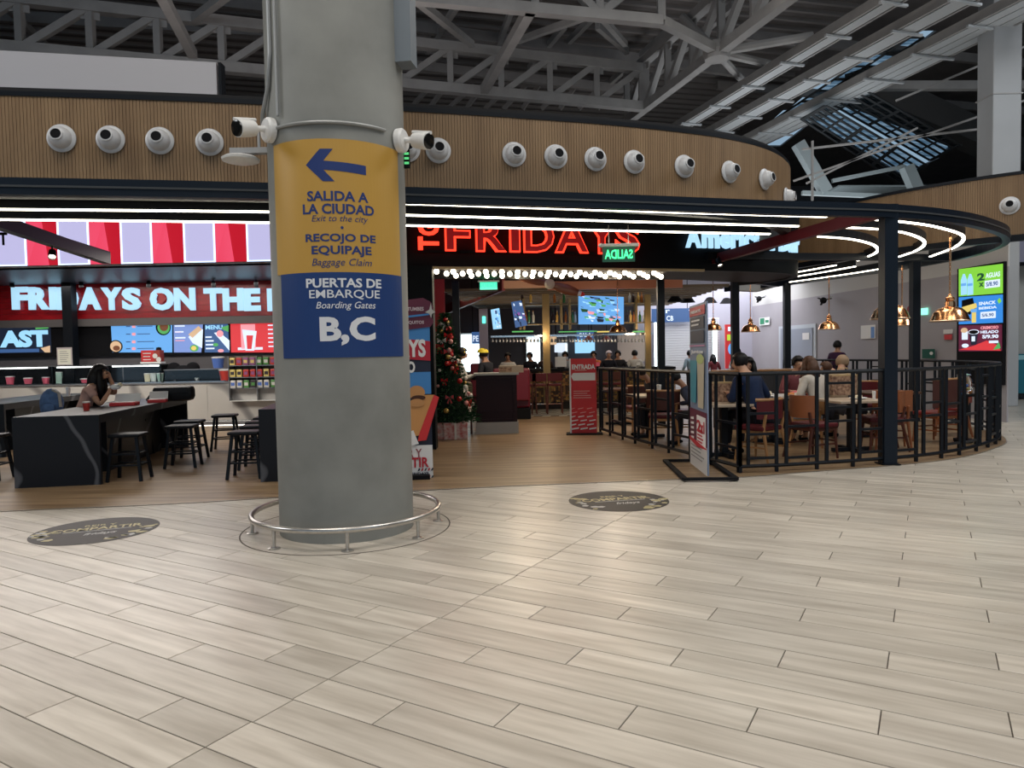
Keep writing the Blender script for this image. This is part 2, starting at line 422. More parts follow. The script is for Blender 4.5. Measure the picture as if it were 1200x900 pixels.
for k in range(3): obj('light', box(B(), -.015, -.018, .03+.04*k, .025, -.014, .05+.04*k), glow('green_led', (.1, .6, .2), 1), it)

# ------------------------------------------------------------------ pergola frame with light strips
RIM = [(-12, 5.7), (-8, 6.35), (-4.8, 6.87), (-2.9, 7.19), (-.86, 7.62), (.99, 8.05), (3.07, 8.59), (4.68, 8.95), (5.84, 9.46), (6.69, 10.07), (7.5, 10.85), (8.1, 11.8), (8.42, 13.0), (8.4, 14.3), (8.1, 15.7), (7.55, 17.2), (6.9, 18.7), (6.0, 20)]
def ribbon(name, pts, z0, z1, th, m, parent, n=6):
    return obj(name, wall_strip(B(), catmull([Vector(p) for p in pts], n), z0, z1, th), m, parent)
pg = thing('pergola', 'black steel pergola ring carrying rows of light strips over the restaurant front', 'pergola', (0, 0, 0))
ribbon('rim_beam', RIM, 3.10, 3.262, .1, navy, pg)
ribbon('rim_flange', [(x*1.0, y-.012) for x, y in RIM], 3.17, 3.19, .012, mat('grey_edge', (.06, .065, .07), .4), pg)
led = glow('led_strip_light', (1, .93, .76), 7)
FINS = [
 [(-10, 6.45), (-7.5, 6.78), (-4.97, 7.1), (-2.53, 7.5), (-1.08, 7.86), (1.44, 8.5), (4.02, 9.13)],
 [(-10.4, 7.1), (-8, 7.43), (-5.45, 7.76), (-2.73, 8.16), (-1.17, 8.51), (1.56, 9.2), (3.93, 9.79)],
 [(-10.8, 7.65), (-8.3, 7.98), (-5.83, 8.31), (-2.96, 8.8), (-1.26, 9.18), (1.68, 9.92), (3.76, 10.4)],
 [(4.66, 9.35), (5.26, 9.61), (5.99, 10.08), (6.9, 10.95), (7.5, 12.1), (7.83, 13.4)],
 [(4.5, 9.92), (5.14, 10.13), (5.83, 10.57), (6.6, 11.45), (7.05, 12.44), (7.25, 13.59)],
 [(4.6, 10.72), (5.25, 11.05), (5.95, 11.75), (6.45, 12.65), (6.68, 13.8)],
 [(6.57, 14.5), (6.35, 15.4), (6.0, 16.35)], [(7.1, 14.8), (6.85, 15.9), (6.5, 17.0)], [(8.0, 14.9), (7.65, 16.3), (7.0, 18.0)]]
for f in FINS:
    fo = ribbon('light_fin', f, 3.158, 3.285, .05, black, pg)
    cv = catmull([Vector(p) for p in f], 6)
    inner = [(p.x, p.y) for p in cv]
    l = wall_strip(B(), [Vector(p)+Vector((-.003, -.006)) for p in inner], 3.142, 3.158, .045)
    obj('led_strip', l, led, fo)
def beam(name, a, b, w, h, m, par): return obj(name, bar(B(), a, b, w, h), m, par)
wine = mat('wine_red_steel', (.11, .018, .025), .4)
beam('radial_beam', (4.72, 9.05, 3.2), (3.0, 14.4, 3.02), .1, .15, wine, pg)
beam('radial_beam', (3.4, 12.45, 3.12), (8.35, 13.7, 3.16), .1, .12, black, pg)
beam('radial_beam', (-6.0, 8.2, 3.18), (-6.3, 11.3, 3.1), .12, .16, black, pg)
beam('radial_beam', (-6.1, 6.7, 3.25), (-6.3, 11.3, 3.16), .12, .1, black, pg)
beam('radial_beam', (3.1, 14.4, 3.12), (6.9, 18.6, 3.16), .1, .14, black, pg)
for lab, x, y, w, z in (('front', 4.76, 9.08, .165, 3.27), ('a', 3.0, 14.4, .137, 3.0), ('b', -1.12, 14.8, .14, 3.0), ('c', 4.86, 15.6, .15, 3.0), ('d', 7.02, 18.3, .15, 3.16), ('e', 8.0, 14.25, .15, 3.16), ('f', -10.25, 16.75, .22, 3.33)):
    p_ = obj('post', box(B(), x-w/2, y-w/2, .006, x+w/2, y+w/2, z), navy if lab == 'front' else black, pg)
    obj('base_plate', box(B(), x-w/2-.03, y-w/2-.03, .006, x+w/2+.03, y+w/2+.03, .02), black, p_)
# track spotlights on the beams
def spot(label, loc, tilt, lit=True):
    t = thing('track_spotlight', label, 'spotlight', loc)
    obj('stem', tube(B(), [(0, 0, 0), (0, 0, -.07)], .012, 8), black, t)
    d = Vector((sin(tilt)*.5, -sin(tilt), -cos(tilt))).normalized(); M = Matrix.Translation((0, 0, -.1)) @ Vector((0,0,1)).rotation_difference(d).to_matrix().to_4x4()
    obj('can', lathe(B(), [(.03, -.06), (.045, -.04), (.05, .08), (.042, .08), (.038, .03)], 16, M), black, t, smooth=True)
    obj('lens', lathe(B(), [(.038, .05), (.038, .055)], 16, M), glow('spot_lens', (1, .85, .65), 14 if lit else 0), t)
    return t
spot('lit black spotlight under the slanting beam at the left', aty(61, 288, 9.6), .7)
spot('lit black spotlight under the wine red beam', aty(842, 300, 12.3), .5)

# ------------------------------------------------------------------ wooden slatted fascia rings
oak = mat('oak_slats', (.2, .12, .058), .5, var=.14, scale=2.2, stretch=(3, 3, .3), col2=(.29, .185, .095))
def fascia(label, pts, z0, z1):
    t = thing('slatted_fascia', label, 'fascia', (0, 0, 0))
    cv = catmull([Vector(p) for p in pts], 10)
    obj('backing_board', wall_strip(B(), [p+Vector((0, .015)) for p in cv], z0, z1, .06), mat('dark_oak', (.19, .12, .06), .7), t)
    bm = B(); rs = resample(cv, .034)
    for a, b in zip(rs, rs[1:]):
        d = (b-a).normalized(); ang = math.atan2(d.y, d.x)
        box(bm, 0, -.006, z0, .030, .012, z1, Matrix.Translation((a.x, a.y, 0)) @ Matrix.Rotation(ang, 4, 'Z'))
    o = obj('slats', bm, oak, t); o['kind'] = 'stuff'
    obj('top_trim', wall_strip(B(), [p-Vector((.01, .02)) for p in cv], z1, z1+.05, .12), black, t)
    obj('bottom_trim', wall_strip(B(), [p-Vector((.01, .02)) for p in cv], z0-.1, z0, .12), black, t)
    return t, cv
F1 = [(-14, 6.2), (-9, 6.85), (-5.169, 7.42), (-3.949, 7.6), (-2.639, 7.83), (-1.086, 8.14), (.06, 8.42), (1.2, 8.74), (2.181, 9.1), (2.85, 9.42), (3.45, 9.85), (3.95, 10.42), (4.33, 11.15), (4.5, 12.1), (4.45, 13.4), (4.2, 14.6), (3.7, 16)]
f1, cv1 = fascia('long oak slatted fascia above the red letter sign, ending in a rounded nose', F1, 3.3, 4.22)
F2 = [(5.5, 16.2), (6.1, 14.4), (6.85, 12.9), (7.9, 11.75), (9.2, 11.0), (11, 10.3), (13.5, 9.7)]
f2, cv2 = fascia('oak slatted fascia at the right edge, beyond the pergola ring', F2, 3.25, 4.2)
noz0 = thing('air_nozzle', '', 'air nozzle', (0, 0, 0), 0, 'round air nozzles along the oak fascia')
grey_w = mat('nozzle_white', (.6, .61, .63), .35)
RY = Matrix.Rotation(pi/2, 4, 'X')           # axis +z -> -y (outward)
obj('flange', lathe(B(), [(.142, 0), (.142, .012), (.118, .03), (.1, .03)], 32, RY), grey_w, noz0, smooth=True)
tilt = Matrix.Translation((0, -.03, 0)) @ Matrix.Rotation(-.12, 4, 'X') @ RY
obj('eyeball', lathe(B(), [(.115, -.02), (.108, .03), (.088, .068), (.062, .088)], 28, tilt), grey_w, noz0, smooth=True)
obj('throat_lip', lathe(B(), [(.062, .08), (.064, .104), (.052, .108), (.05, .09)], 24, tilt), grey_w, noz0, smooth=True)
obj('throat', lathe(B(), [(.051, .1005), (.051, .1015)], 24, tilt), blackmat, noz0)
def along(cv, x=None, y=None):
    best = min(range(len(cv)-1), key=lambda i: abs(cv[i].x-x) + (abs(cv[i].y-y) if y else 0)); d = (cv[best+1]-cv[best]).normalized()
    a = cv[best]; t = max(-1, min(2, (x-a.x)/max(1e-3, (cv[best+1]-a).x))) if abs(d.x) > .5 else 0
    return a+(cv[best+1]-a)*t, d
NZ = [(-4.587, 'leftmost round air nozzle on the oak fascia'), (-4.121, 'second air nozzle from the left edge of the fascia'), (-3.647, 'third air nozzle from the left edge of the fascia'), (-3.161, 'air nozzle on the fascia just left of the column beside the disc antenna'),
 (-1.12, 'air nozzle half hidden behind the right rim of the column'), (-.785, 'first full air nozzle right of the column'), (.07, 'second air nozzle right of the column'), (.56, 'third air nozzle right of the column'), (1.04, 'fourth air nozzle right of the column'), (1.53, 'fifth air nozzle right of the column'),
 (2.2, 'sixth air nozzle right of the column, after a wider gap'), (2.86, 'air nozzle where the oak fascia starts to bend'), (3.47, 'air nozzle on the bend next to the rounded nose'), (4.0, 'last air nozzle seen edge-on at the fascia nose')]
for i, (x, lab) in enumerate(NZ):
    p, d = along(cv1, x); nn = Vector((d.y, -d.x)); q = p + nn*.016
    z = 3.8 if i != 13 else 3.68
    if i == 0: noz0.location = (q.x, q.y, z); noz0.rotation_euler = (0, 0, math.atan2(d.y, d.x)); noz0['label'] = lab
    else: dup(noz0, (q.x, q.y, z), math.atan2(d.y, d.x), lab)
p, d = along(cv2, 8.05, 11.6); nn = Vector((d.y, -d.x)); q = p + nn*.016
dup(noz0, (q.x, q.y, 3.72), math.atan2(d.y, d.x), 'single air nozzle on the oak fascia at the right edge')

# ------------------------------------------------------------------ hall roof and trusses
deck_m = mat('corrugated_roof_deck', (.16, .145, .14), .8, var=.15, scale=1.5)
sky1 = [onz(*p, 12.) for p in ((952, 143), (1013, 110), (1116, 170), (1096, 188), (1058, 206))]
sky2 = [onz(*p, 12.) for p in ((868, 172), (1035, 36), (1100, 36), (915, 172))]
bm = B(); rib = B(); s_ = 1.5
poly1 = [(p.x, p.y) for p in sky1]; poly2 = [(p.x, p.y) for p in sky2]
for q in ((-32, -18, 8, 62), (30, -18, 42, 62), (8, -18, 30, 20), (8, 56, 30, 62)): box(bm, q[0], q[1], 12., q[2], q[3], 12.08)
x = 8; s_ = .2
while x < 29.99:
    cuts = []
    for po in (poly1, poly2):
        ys = sorted(a[1]+(b[1]-a[1])*(x+s_/2-a[0])/(b[0]-a[0]) for a, b in zip(po, po[1:]+po[:1]) if (a[0] > x+s_/2) != (b[0] > x+s_/2))
        cuts += [(ys[i], ys[i+1]) for i in range(0, len(ys)-1, 2)]
    y = 20
    for a_, b_ in sorted(cuts):
        if a_ > y: box(bm, x, y, 12., x+s_, a_, 12.08)
        y = max(y, b_)
    if y < 56: box(bm, x, y, 12., x+s_, 56, 12.08)
    x += s_
y = 12
while y < 46:
    bar(rib, (-28, y-6, 11.95), (11, y+3.3, 11.95), .12, .14); y += .6
struct('ceiling', bm, deck_m)
r_ = obj('deck_rib', rib, mat('deck_rib_steel', (.26, .24, .23), .7), None); tag(r_, kind='structure'); r_.name = 'ceiling_rib'

def truss(label, A, Bq, z0, z1, n, w=.26, m=roofst, pat=0, web=.17):
    t = thing('roof_truss', label, 'truss', (0, 0, 0)); A, Bq = Vector(A), Vector(Bq)
    d = Bq-A
    obj('lower_chord', bar(B(), (A.x, A.y, z0), (Bq.x, Bq.y, z0), w, w), m, t)
    obj('upper_chord', bar(B(), (A.x, A.y, z1), (Bq.x, Bq.y, z1), w, w), m, t)
    for i in range(n+1):
        p = A + d*i/n; obj('web_post', bar(B(), (p.x, p.y, z0), (p.x, p.y, z1), web), m, t)
        if i < n:
            q = A + d*(i+1)/n; up = (i % 2 == 0) if pat == 1 else pat == 0
            if pat == 2: up = i not in (int(n*.55), int(n*.55)-1)
            a, b = ((p.x, p.y, z0), (q.x, q.y, z1)) if up else ((p.x, p.y, z1), (q.x, q.y, z0))
            obj('brace', bar(B(), a, b, web), m, t)
            g_ = obj('gusset_plate', box(B(), -.22, -.02, -.2, .22, .02, .2, Matrix.Translation((q.x, q.y, z1-.1 if up else z0+.1)) @ Matrix.Rotation(math.atan2(d.y, d.x), 4, 'Z')), m, t)
    return t
TA, TB = onz(-155, 40, 9), onz(752, 125, 9)
truss('long grey roof truss running across above the oak fascia', TA[:2], TB[:2], 9, 10.15, 13, m=roofst, pat=2)
KA, KB = onz(735, 142, 9), onz(985, -50, 9)
truss('roof truss climbing to the top edge right of the picture middle', KA[:2], KB[:2], 9, 10.4, 7, w=.24, pat=0)
U0, U1, U2 = onz(380, -12, 9), onz(775, 25, 9), onz(838, 58, 9)
truss('near roof truss cut by the top edge of the picture', U0[:2], U1[:2], 9, 10.3, 5, w=.22, pat=1)
def member(label, a, b, w, h=None, m=roofst, name='roof_brace', cat='roof beam'):
    return tag(obj(name, bar(B(), a, b, w, h), m), label, cat)
member('short roof member linking the near truss to the star shaped node', U1, U2, .2)
nd_c = onz(840, 61, 9)
nt = thing('truss_node', 'star shaped roof node where five struts meet', 'roof node', nd_c)
obj('hub', lathe(B(), [(.3, -.19), (.36, 0), (.32, .2)], 12), roofst, nt)
for q in (onz(952, 42, 9.3), onz(905, 76, 9.6), onz(873, 97, 9.9), onz(800, 20, 10.4)):
    obj('strut', tube(B(), [(0, 0, 0), Vector(q)-nd_c], .11, 8), roofst, nt)
member('thick slanting strut between the near truss and the long truss', onz(622, 10, 9), onz(567, 106, 9), .22)
member('slanting strut near the column top', onz(478, -8, 9), onz(553, 52, 10.1), .16)
member('nearly level strut above the long truss', onz(690, 18, 9.3), onz(606, 48, 10.1), .15)
member('slanting strut crossing the left part of the long truss', onz(186, -12, 8.8), onz(226, 64, 8.8), .2)
member('slanting strut rising from the left truss to the top edge', onz(228, 22, 10.1), onz(285, -20, 10.1), .18)
member('strut between the near truss and the roof deck', onz(705, 20, 9.5), onz(733, 52, 10.5), .14)
for i, (a, b, z) in enumerate([((-20, 18), (330, 38), 11.2), ((150, -10), (330, 10), 11.4), ((475, 30), (900, 90), 11.3), ((470, 75), (760, 108), 11.2), ((860, 40), (1200, 75), 11.4), ((840, 100), (1200, 130), 11.5)]):
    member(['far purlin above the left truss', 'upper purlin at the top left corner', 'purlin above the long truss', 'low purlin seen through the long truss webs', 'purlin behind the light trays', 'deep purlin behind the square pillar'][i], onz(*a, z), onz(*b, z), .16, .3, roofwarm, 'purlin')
for i, (a, b, z) in enumerate([((60, 60), (0, 0), 11), ((540, 0), (500, 60), 11.2), ((600, 10), (585, 50), 11.2), ((662, 30), (620, 80), 11.3), ((715, 0), (640, 75), 11.5), ((790, 30), (700, 110), 11.4), ((860, 5), (735, 118), 10.9), ((700, 30), (735, 60), 10.8)]):
    member(['diagonal roof strut in the far top left corner', 'first short strut right of the column top', 'second short strut right of the column top', 'strut behind the middle of the long truss', 'strut running up behind the thick slanting strut', 'strut running into the truss junction', 'long thin strut beside the climbing truss', 'thin strut left of the climbing truss'][i], onz(*a, z), onz(*b, z), .14, .2, roofst)
# maze of members low over the fascia
for i in range(12):
    x0 = 480+i*22; a = onz(x0, 128, 10.5); b = onz(x0+random.uniform(18, 40), 100, 11.3)
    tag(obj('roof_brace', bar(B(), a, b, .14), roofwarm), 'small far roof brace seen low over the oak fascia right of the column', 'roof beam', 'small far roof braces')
# light trays
tray_m = mat('tray_white_steel', (.55, .58, .6), .5)
def tray(label, a, b, w, gaps=0):
    t = thing('light_tray', label, 'tray', (0, 0, 0)); a, b = Vector(a), Vector(b); d = b-a; L = d.length; e = d/L; s = Vector((-e.y, e.x, 0))
    for k in range(gaps+1):
        o_ = (k-gaps/2)*w/(gaps+1)
        obj('tray_panel', bar(B(), a+s*o_, b+s*o_, w/(gaps+1)*.86, .06), tray_m, t)
    obj('side_rail', bar(B(), a+s*(w/2+.05)+Vector((0,0,.08)), b+s*(w/2+.05)+Vector((0,0,.08)), .06, .22), roofst, t)
    obj('side_rail', bar(B(), a-s*(w/2+.05)+Vector((0,0,.08)), b-s*(w/2+.05)+Vector((0,0,.08)), .06, .22), roofst, t)
    n = int(L/1.5)
    for k in range(n):
        c_ = a+d*(k+.5)/n; obj('bracket', bar(B(), c_-s*(w/2+.2)-Vector((0,0,.07)), c_+s*(w/2+.2)-Vector((0,0,.07)), .07, .05), tray_m, t)
    return t
tray('leftmost long white tray slanting up through the roof', onz(795, 152, 9), onz(1085, -22, 9), .34)
tray('middle long white tray slanting up through the roof', onz(832, 160, 9), onz(1170, -22, 9), .5)
tray('widest right long tray of three strips slanting through the roof', onz(862, 178, 9), onz(1290, -34, 9), .95, 2)
# glazed roof bay
gp_ = bpy.data.materials.new('skylight_glass'); gp_.use_nodes = True
_n = gp_.node_tree; _n.nodes.remove(_n.nodes['Principled BSDF']); _t = nd(_n, 'ShaderNodeBsdfTransparent'); _g = nd(_n, 'ShaderNodeBsdfGlossy'); _g.inputs['Roughness'].default_value = .2; _x = nd(_n, 'ShaderNodeMixShader'); _x.inputs[0].default_value = .08
_q = nd(_n, 'ShaderNodeTexNoise'); _q.inputs['Scale'].default_value = 3; _m = nd(_n, 'ShaderNodeMapping'); _m.inputs['Scale'].default_value = (.5, 4, 1); _c = nd(_n, 'ShaderNodeTexCoord'); _r2 = nd(_n, 'ShaderNodeValToRGB'); _r2.color_ramp.elements[0].position = .35; _r2.color_ramp.elements[0].color = (.35, .45, .52, 1); _r2.color_ramp.elements[1].position = .65; _r2.color_ramp.elements[1].color = (1, 1, 1, 1)
_n.links.new(_c.outputs['Object'], _m.inputs[0]); _n.links.new(_m.outputs[0], _q.inputs['Vector']); _n.links.new(_q.outputs['Fac'], _r2.inputs[0]); _n.links.new(_r2.outputs[0], _t.inputs[0])
_n.links.new(_t.outputs[0], _x.inputs[1]); _n.links.new(_g.outputs[0], _x.inputs[2]); _n.links.new(_x.outputs[0], _n.nodes['Material Output'].inputs[0])
def bay(label, q, nx, ny):
    t = thing('skylight', label, 'skylight', (0, 0, 0)); a, b, c_, d = [Vector(v) for v in q]
    def P(u, v): return (a*(1-u)+b*u)*(1-v) + (d*(1-u)+c_*u)*v
    for i in range(nx):
        for j in range(ny):
            bm = B(); e = .04
            vs = [P((i+e)/nx, (j+e)/ny), P((i+1-e)/nx, (j+e)/ny), P((i+1-e)/nx, (j+1-e)/ny), P((i+e)/nx, (j+1-e)/ny)]
            lo = [bm.verts.new(v) for v in vs]; hi = [bm.verts.new(v+Vector((0,0,.02))) for v in vs]
            bm.faces.new(lo[::-1]); bm.faces.new(hi)
            for k in range(4): bm.faces.new((lo[k], lo[(k+1)%4], hi[(k+1)%4], hi[k]))
            obj('pane', bm, gp_, t)
    for i in range(nx+1): obj('glazing_bar', bar(B(), P(i/nx, 0), P(i/nx, 1), .08, .03), mat('dark_steel', (.05, .055, .06), .5), t)
    for j in range(ny+1): obj('glazing_bar', bar(B(), P(0, j/ny), P(1, j/ny), (.08 if j % 2 else .16), .03), MT['dark_steel'], t)
    return t
bay('upper row of blue lit roof panes beside the square pillar', [onz(975, 122, 9), onz(1015, 106, 9), onz(1125, 170, 8.2), onz(1085, 195, 8.2)][0:1] + [onz(1015, 106, 9), onz(1125, 170, 8.2), onz(1090, 188, 8.2)], 5, 6)
bay('lower row of blue lit roof panes beside the square pillar', [onz(940, 140, 8.6), onz(968, 124, 8.6), onz(1085, 193, 7.8), onz(1055, 215, 7.8)], 5, 6)
bay('narrow strip of blue glazing between the light trays', [onz(905, 160, 9.4), onz(878, 160, 9.4), onz(1050, 44, 9.4), onz(1082, 44, 9.4)], 2, 9)
# square pillar, big beam, tie rods at the right
pl = thing('square_pillar', 'tall square pale pillar rising behind the right fascia to the roof', 'pillar', aty(1168, 400, 17.5)-Vector((0, 0, aty(1168, 400, 17.5).z)))
obj('shaft', box(B(), -.34, -.3, 0, .34, .3, 11.5, bev=.03), mat('pillar_paint', (.4, .41, .42), .6, var=.06, scale=1), pl)
obj('clamp', box(B(), -.36, -.32, 7.4, .36, .32, 7.43), roofst, pl)
member('heavy concrete roof beam slanting down toward the square pillar', onz(1005, 100, 10), onz(1200, 185, 9.5), .9, 1.0, mat('beam_concrete', (.13, .13, .13), .8))
member('level steel beam passing behind the square pillar', onz(1010, 101, 9.5), onz(1260, 100, 9.5), .22, .25)
for i, (a, b) in enumerate([((1050, 118), (1200, 55)), ((930, 212), (1200, 118)), ((945, 215), (1075, 150)), ((940, 175), (1160, 150)), ((952, 235), (952, 165))]):
    member(['thin tie rod in front of the dark roof', 'long thin tie rod under the glazed bay', 'short tie rod left of the glazed bay', 'tie rod ending on the square pillar', 'thin vertical hanger rod near the fascia nose'][i], aty(*a, 19), aty(*b, 19 if i < 4 else 18.9), .05, .05, roofst, 'tie_rod')
for i, (a, b, w) in enumerate([((935, 168), (968, 225), .3), ((1062, 195), (1075, 225), .3), ((975, 212), (1060, 195), .1), ((940, 226), (1080, 232), .12)]):
    member(['pale slanting strut beside the fascia nose', 'pale short post under the glazed bay', 'thin pale rail under the glazed bay', 'long level rail low beside the fascia nose'][i], aty(*a, 21), aty(*b, 21), w, None, mat('pale_steel', (.3, .36, .38), .5))
member('far pale gable panel under the glazed bay', aty(975, 222, 24), aty(1080, 222, 24), 1.0, .05, mat('pale_steel', (.3, .36, .38), .5), 'gable_panel', 'panel')

# white plant-room box on the kitchen roof
wbx = thing('white_wall_panel', 'long blank white panel above the fascia at the top left', 'panel', (-7.6, 10.4, 4.3))
a, b = aty(-60, 48, 9.9), aty(253, 73, 10.5)
bm = B(); v = [(a.x, a.y, 4.35), (b.x, b.y, 4.35), (b.x, b.y, b.z), (a.x, a.y, b.z+.02)]
lo = [bm.verts.new(Vector(q)-Vector(wbx.location)) for q in v]; hi = [bm.verts.new(Vector(q)-Vector(wbx.location)+Vector((0, .12, 0))) for q in v]
bm.faces.new(lo); bm.faces.new(hi[::-1])
for k in range(4): bm.faces.new((lo[k], hi[k], hi[(k+1)%4], lo[(k+1)%4]))
obj('board', bm, mat('panel_grey_white', (.6, .585, .61), .7), wbx)
bm = B(); e_ = Vector((b.x+.03, b.y, 0))-Vector(wbx.location)
box(bm, e_.x, e_.y, .05, e_.x+.04, e_.y+.15, b.z-4.3); obj('end_trim', bm, black, wbx)
ORD = 'first second third fourth fifth sixth seventh eighth ninth tenth eleventh twelfth thirteenth fourteenth fifteenth'.split()
# ------------------------------------------------------------------ helpers for vertical planes
def inpl(px, py, root):
    X, Y, Z = ray(px, py); o = root.location; a = root.rotation_euler.z; n = (sin(a), -cos(a))
    t = (o.x*n[0]+o.y*n[1])/(X*n[0]+Y*n[1]); p = Vector((X*t, Y*t, EYE+Z*t)) - o
    return p.x*cos(a)+p.y*sin(a), p.z
class PP(Panel):
    """Panel whose shapes are measured off the photograph on the panel's own true plane"""
    def R(s, name, m, x0, y0, x1, y1, layer=1, th=.003):
        a = inpl(x0, y1, s.r); b = inpl(x1, y0, s.r); c = inpl((x0+x1)/2, (y0+y1)/2, s.r)
        return s.rect(name, m, a[0], c[1]-(abs(inpl((x0+x1)/2, y0, s.r)[1]-inpl((x0+x1)/2, y1, s.r)[1]))/2, b[0], c[1]+(abs(inpl((x0+x1)/2, y0, s.r)[1]-inpl((x0+x1)/2, y1, s.r)[1]))/2, layer, th)
    def T(s, name, m, t, x0, y0, x1, y1, layer=2, bold=.02, ext=.003, italic=0):
        xm, ym = (x0+x1)/2, (y0+y1)/2; c = inpl(xm, ym, s.r); w = inpl(x1, ym, s.r)[0]-inpl(x0, ym, s.r)[0]; h = inpl(xm, y0, s.r)[1]-inpl(xm, y1, s.r)[1]
        return s.txt(name, m, t, c[0], c[1], w, h, layer, bold, ext, italic)
    def P(s, name, m, pts, layer=1, th=.003): return s.poly(name, m, [inpl(x, y, s.r) for x, y in pts], layer, th)
    def E(s, name, m, x, y, rx, ry, layer=1):
        c = inpl(x, y, s.r); k = inpl(x+rx, y, s.r)[0]-c[0]; h = inpl(x, y-ry, s.r)[1]-c[1]; return s.disc(name, m, c[0], c[1], k, h, layer)

# ------------------------------------------------------------------ restaurant shell
dark_ceiling = mat('dark_ceiling', (.02, .02, .022), .7)
cp = [(p.x, p.y+.15) for p in cv1 if p.x > -14] + [(3.4, 30), (-16, 30), (-16, 6.5)]
struct('ceiling', prism(B(), cp, 4.28, 4.36), dark_ceiling)
DR = catmull([Vector(p) for p in [(-1.95, 11.28), (-1.65, 11.35), (0, 11.7), (1.5, 12.05), (3, 12.45), (3.9, 12.72), (4.8, 13.1), (5.4, 13.6), (5.62, 14.3), (5.4, 15.1), (4.9, 15.7)]], 8)
dr = thing('sign_drum', 'black curved sign wall carrying the red and white illuminated letters', 'wall sign', (0, 0, 0))
drum_m = mat('drum_black', (.004, .005, .007), .55, spec=.12)
obj('curved_wall', wall_strip(B(), DR, 2.88, 4.2, .12), drum_m, dr, smooth=True)
obj('soffit', prism(B(), [(p.x, p.y+.05) for p in DR[:-8]]+[(4.6, 15.0), (3.4, 14.3), (1.8, 13.9), (-1.9, 13.2)], 2.9, 2.95), mat('soffit_brown', (.02, .013, .012), .6, spec=.1), dr)
struct('wall_left', box(B(), -1.98, 11.3, 0, -1.22, 11.6, 2.9), drum_m)
struct('wall_right', wall_strip(B(), [(8.2, 27), (8.7, 21.75), (9.35, 15), (9.475, 13.72)], 0, 2.98, .03), mat('lavender_grey_wall', (.36, .345, .375), .7, var=.04, scale=1))
struct('trim_2', wall_strip(B(), [(8.2, 27), (8.7, 21.75), (9.35, 15), (9.475, 13.72)], 2.98, 4.6, .03), mat('upper_wall_white', (.56, .56, .55), .7))
struct('wall_back', box(B(), -16, 26, 0, 4.4, 26.2, 4.3), mat('interior_grey_wall', (.09, .085, .095), .7))
struct('wall_back', box(B(), 4.4, 25, 0, 8.4, 25.2, 5.0), mat('pale_lavender_wall', (.42, .42, .5), .7))
struct('wall_back', box(B(), -30, 47, 0, 36, 47.2, 12), mat('far_hall_wall', (.16, .16, .17), .8))
struct('wall_left', box(B(), -30, -22, 0, -29.8, 47, 12), MT['far_hall_wall'])
struct('wall_right', box(B(), 36, -22, 0, 36.2, 47, 12), MT['far_hall_wall'])

# illuminated name sign
neon = glow('red_neon', (1, .035, .015), 2.6); nred = mat('dark_red_acrylic', (.3, .008, .01), .4, emit=.55)
ns = thing('name_sign', 'large red neon edged restaurant name on the black sign wall', 'sign', (-1.6, 11.20, 2.9), math.atan2(.9, 4.0))
P_ = PP(ns)
obj('mount_rail', box(B(), .2, 0, .2, 3.6, .03, .25), drum_m, ns)
for t, x0, x1, yb in (('F', 521, 551, 294.5), ('R', 557, 593, 295.5), ('I', 596.5, 609, 296), ('D', 613, 649, 296.5), ('A', 649.5, 689, 297), ('Y', 688, 721, 298), ('S', 720, 749, 298)):
    l = P_.T('letter', neon, t, x0, yb-38, x1, yb, 1, .05, .04)
    f = P_.T('letter_face', nred, t, x0+1.7, yb-36.3, x1-1.7, yb-1.7, 12, .012, .01)
def rot_text(t, x0, y0, x1, y1, mt_, layer, bold, ext):
    a = inpl(x0, y1, ns); b = inpl(x1, y0, ns); bm = text_mesh(t, b[1]-a[1], b[0]-a[0], ext, bold, 0, 0)
    for v in bm.verts: v.co = Vector((-v.co.y + (a[0]+b[0])/2, v.co.x + (a[1]+b[1])/2, v.co.z))
    return P_._put('letter', bm, mt_, layer)
rot_text('T', 490, 278, 514, 293, neon, 1, .04, .04); rot_text('G', 490, 261, 514, 276, neon, 1, .04, .04); rot_text('I', 490, 252, 514, 258, neon, 1, .04, .04)
# second sign, following the curve
iceg = glow('ice_white_light', (.45, .75, 1), 1.0)
bs = thing('white_letter_sign', 'pale glowing word sign curving round the right end of the black sign wall', 'sign', (0, 0, 0))
i0 = min(range(len(DR)), key=lambda i: abs(pj(DR[i].x, DR[i].y, 3.4)[0]-797) if pj(DR[i].x, DR[i].y, 3.4) else 9e9)
s = 0; path = DR[i0:]
def at_s(s):
    acc = 0
    for a, b in zip(path, path[1:]):
        L = (b-a).length
        if acc+L >= s: return a+(b-a)*((s-acc)/L), (b-a).normalized()
        acc += L
    return path[-1], (path[-1]-path[-2]).normalized()
for ch, w, h in (('A', .31, .36), ('m', .36, .27), ('e', .23, .27), ('r', .17, .27), ('i', .09, .37), ('c', .22, .27), ('a', .23, .27), ('n', .24, .27), (' ', .12, 0), ('B', .25, .36), ('a', .23, .27), ('r', .17, .27)):
    if ch != ' ':
        p, d = at_s(s+w/2); bm = text_mesh(ch, w*.93, h, .05, .04, 0, h/2)
        n_ = Vector((d.y, -d.x)); 
        for v in bm.verts: v.co = Vector((p.x+d.x*v.co.x+n_.x*(.04+v.co.z), p.y+d.y*v.co.x+n_.y*(.04+v.co.z), 3.26+v.co.y))
        obj('letter', bm, iceg, bs)
    s += w
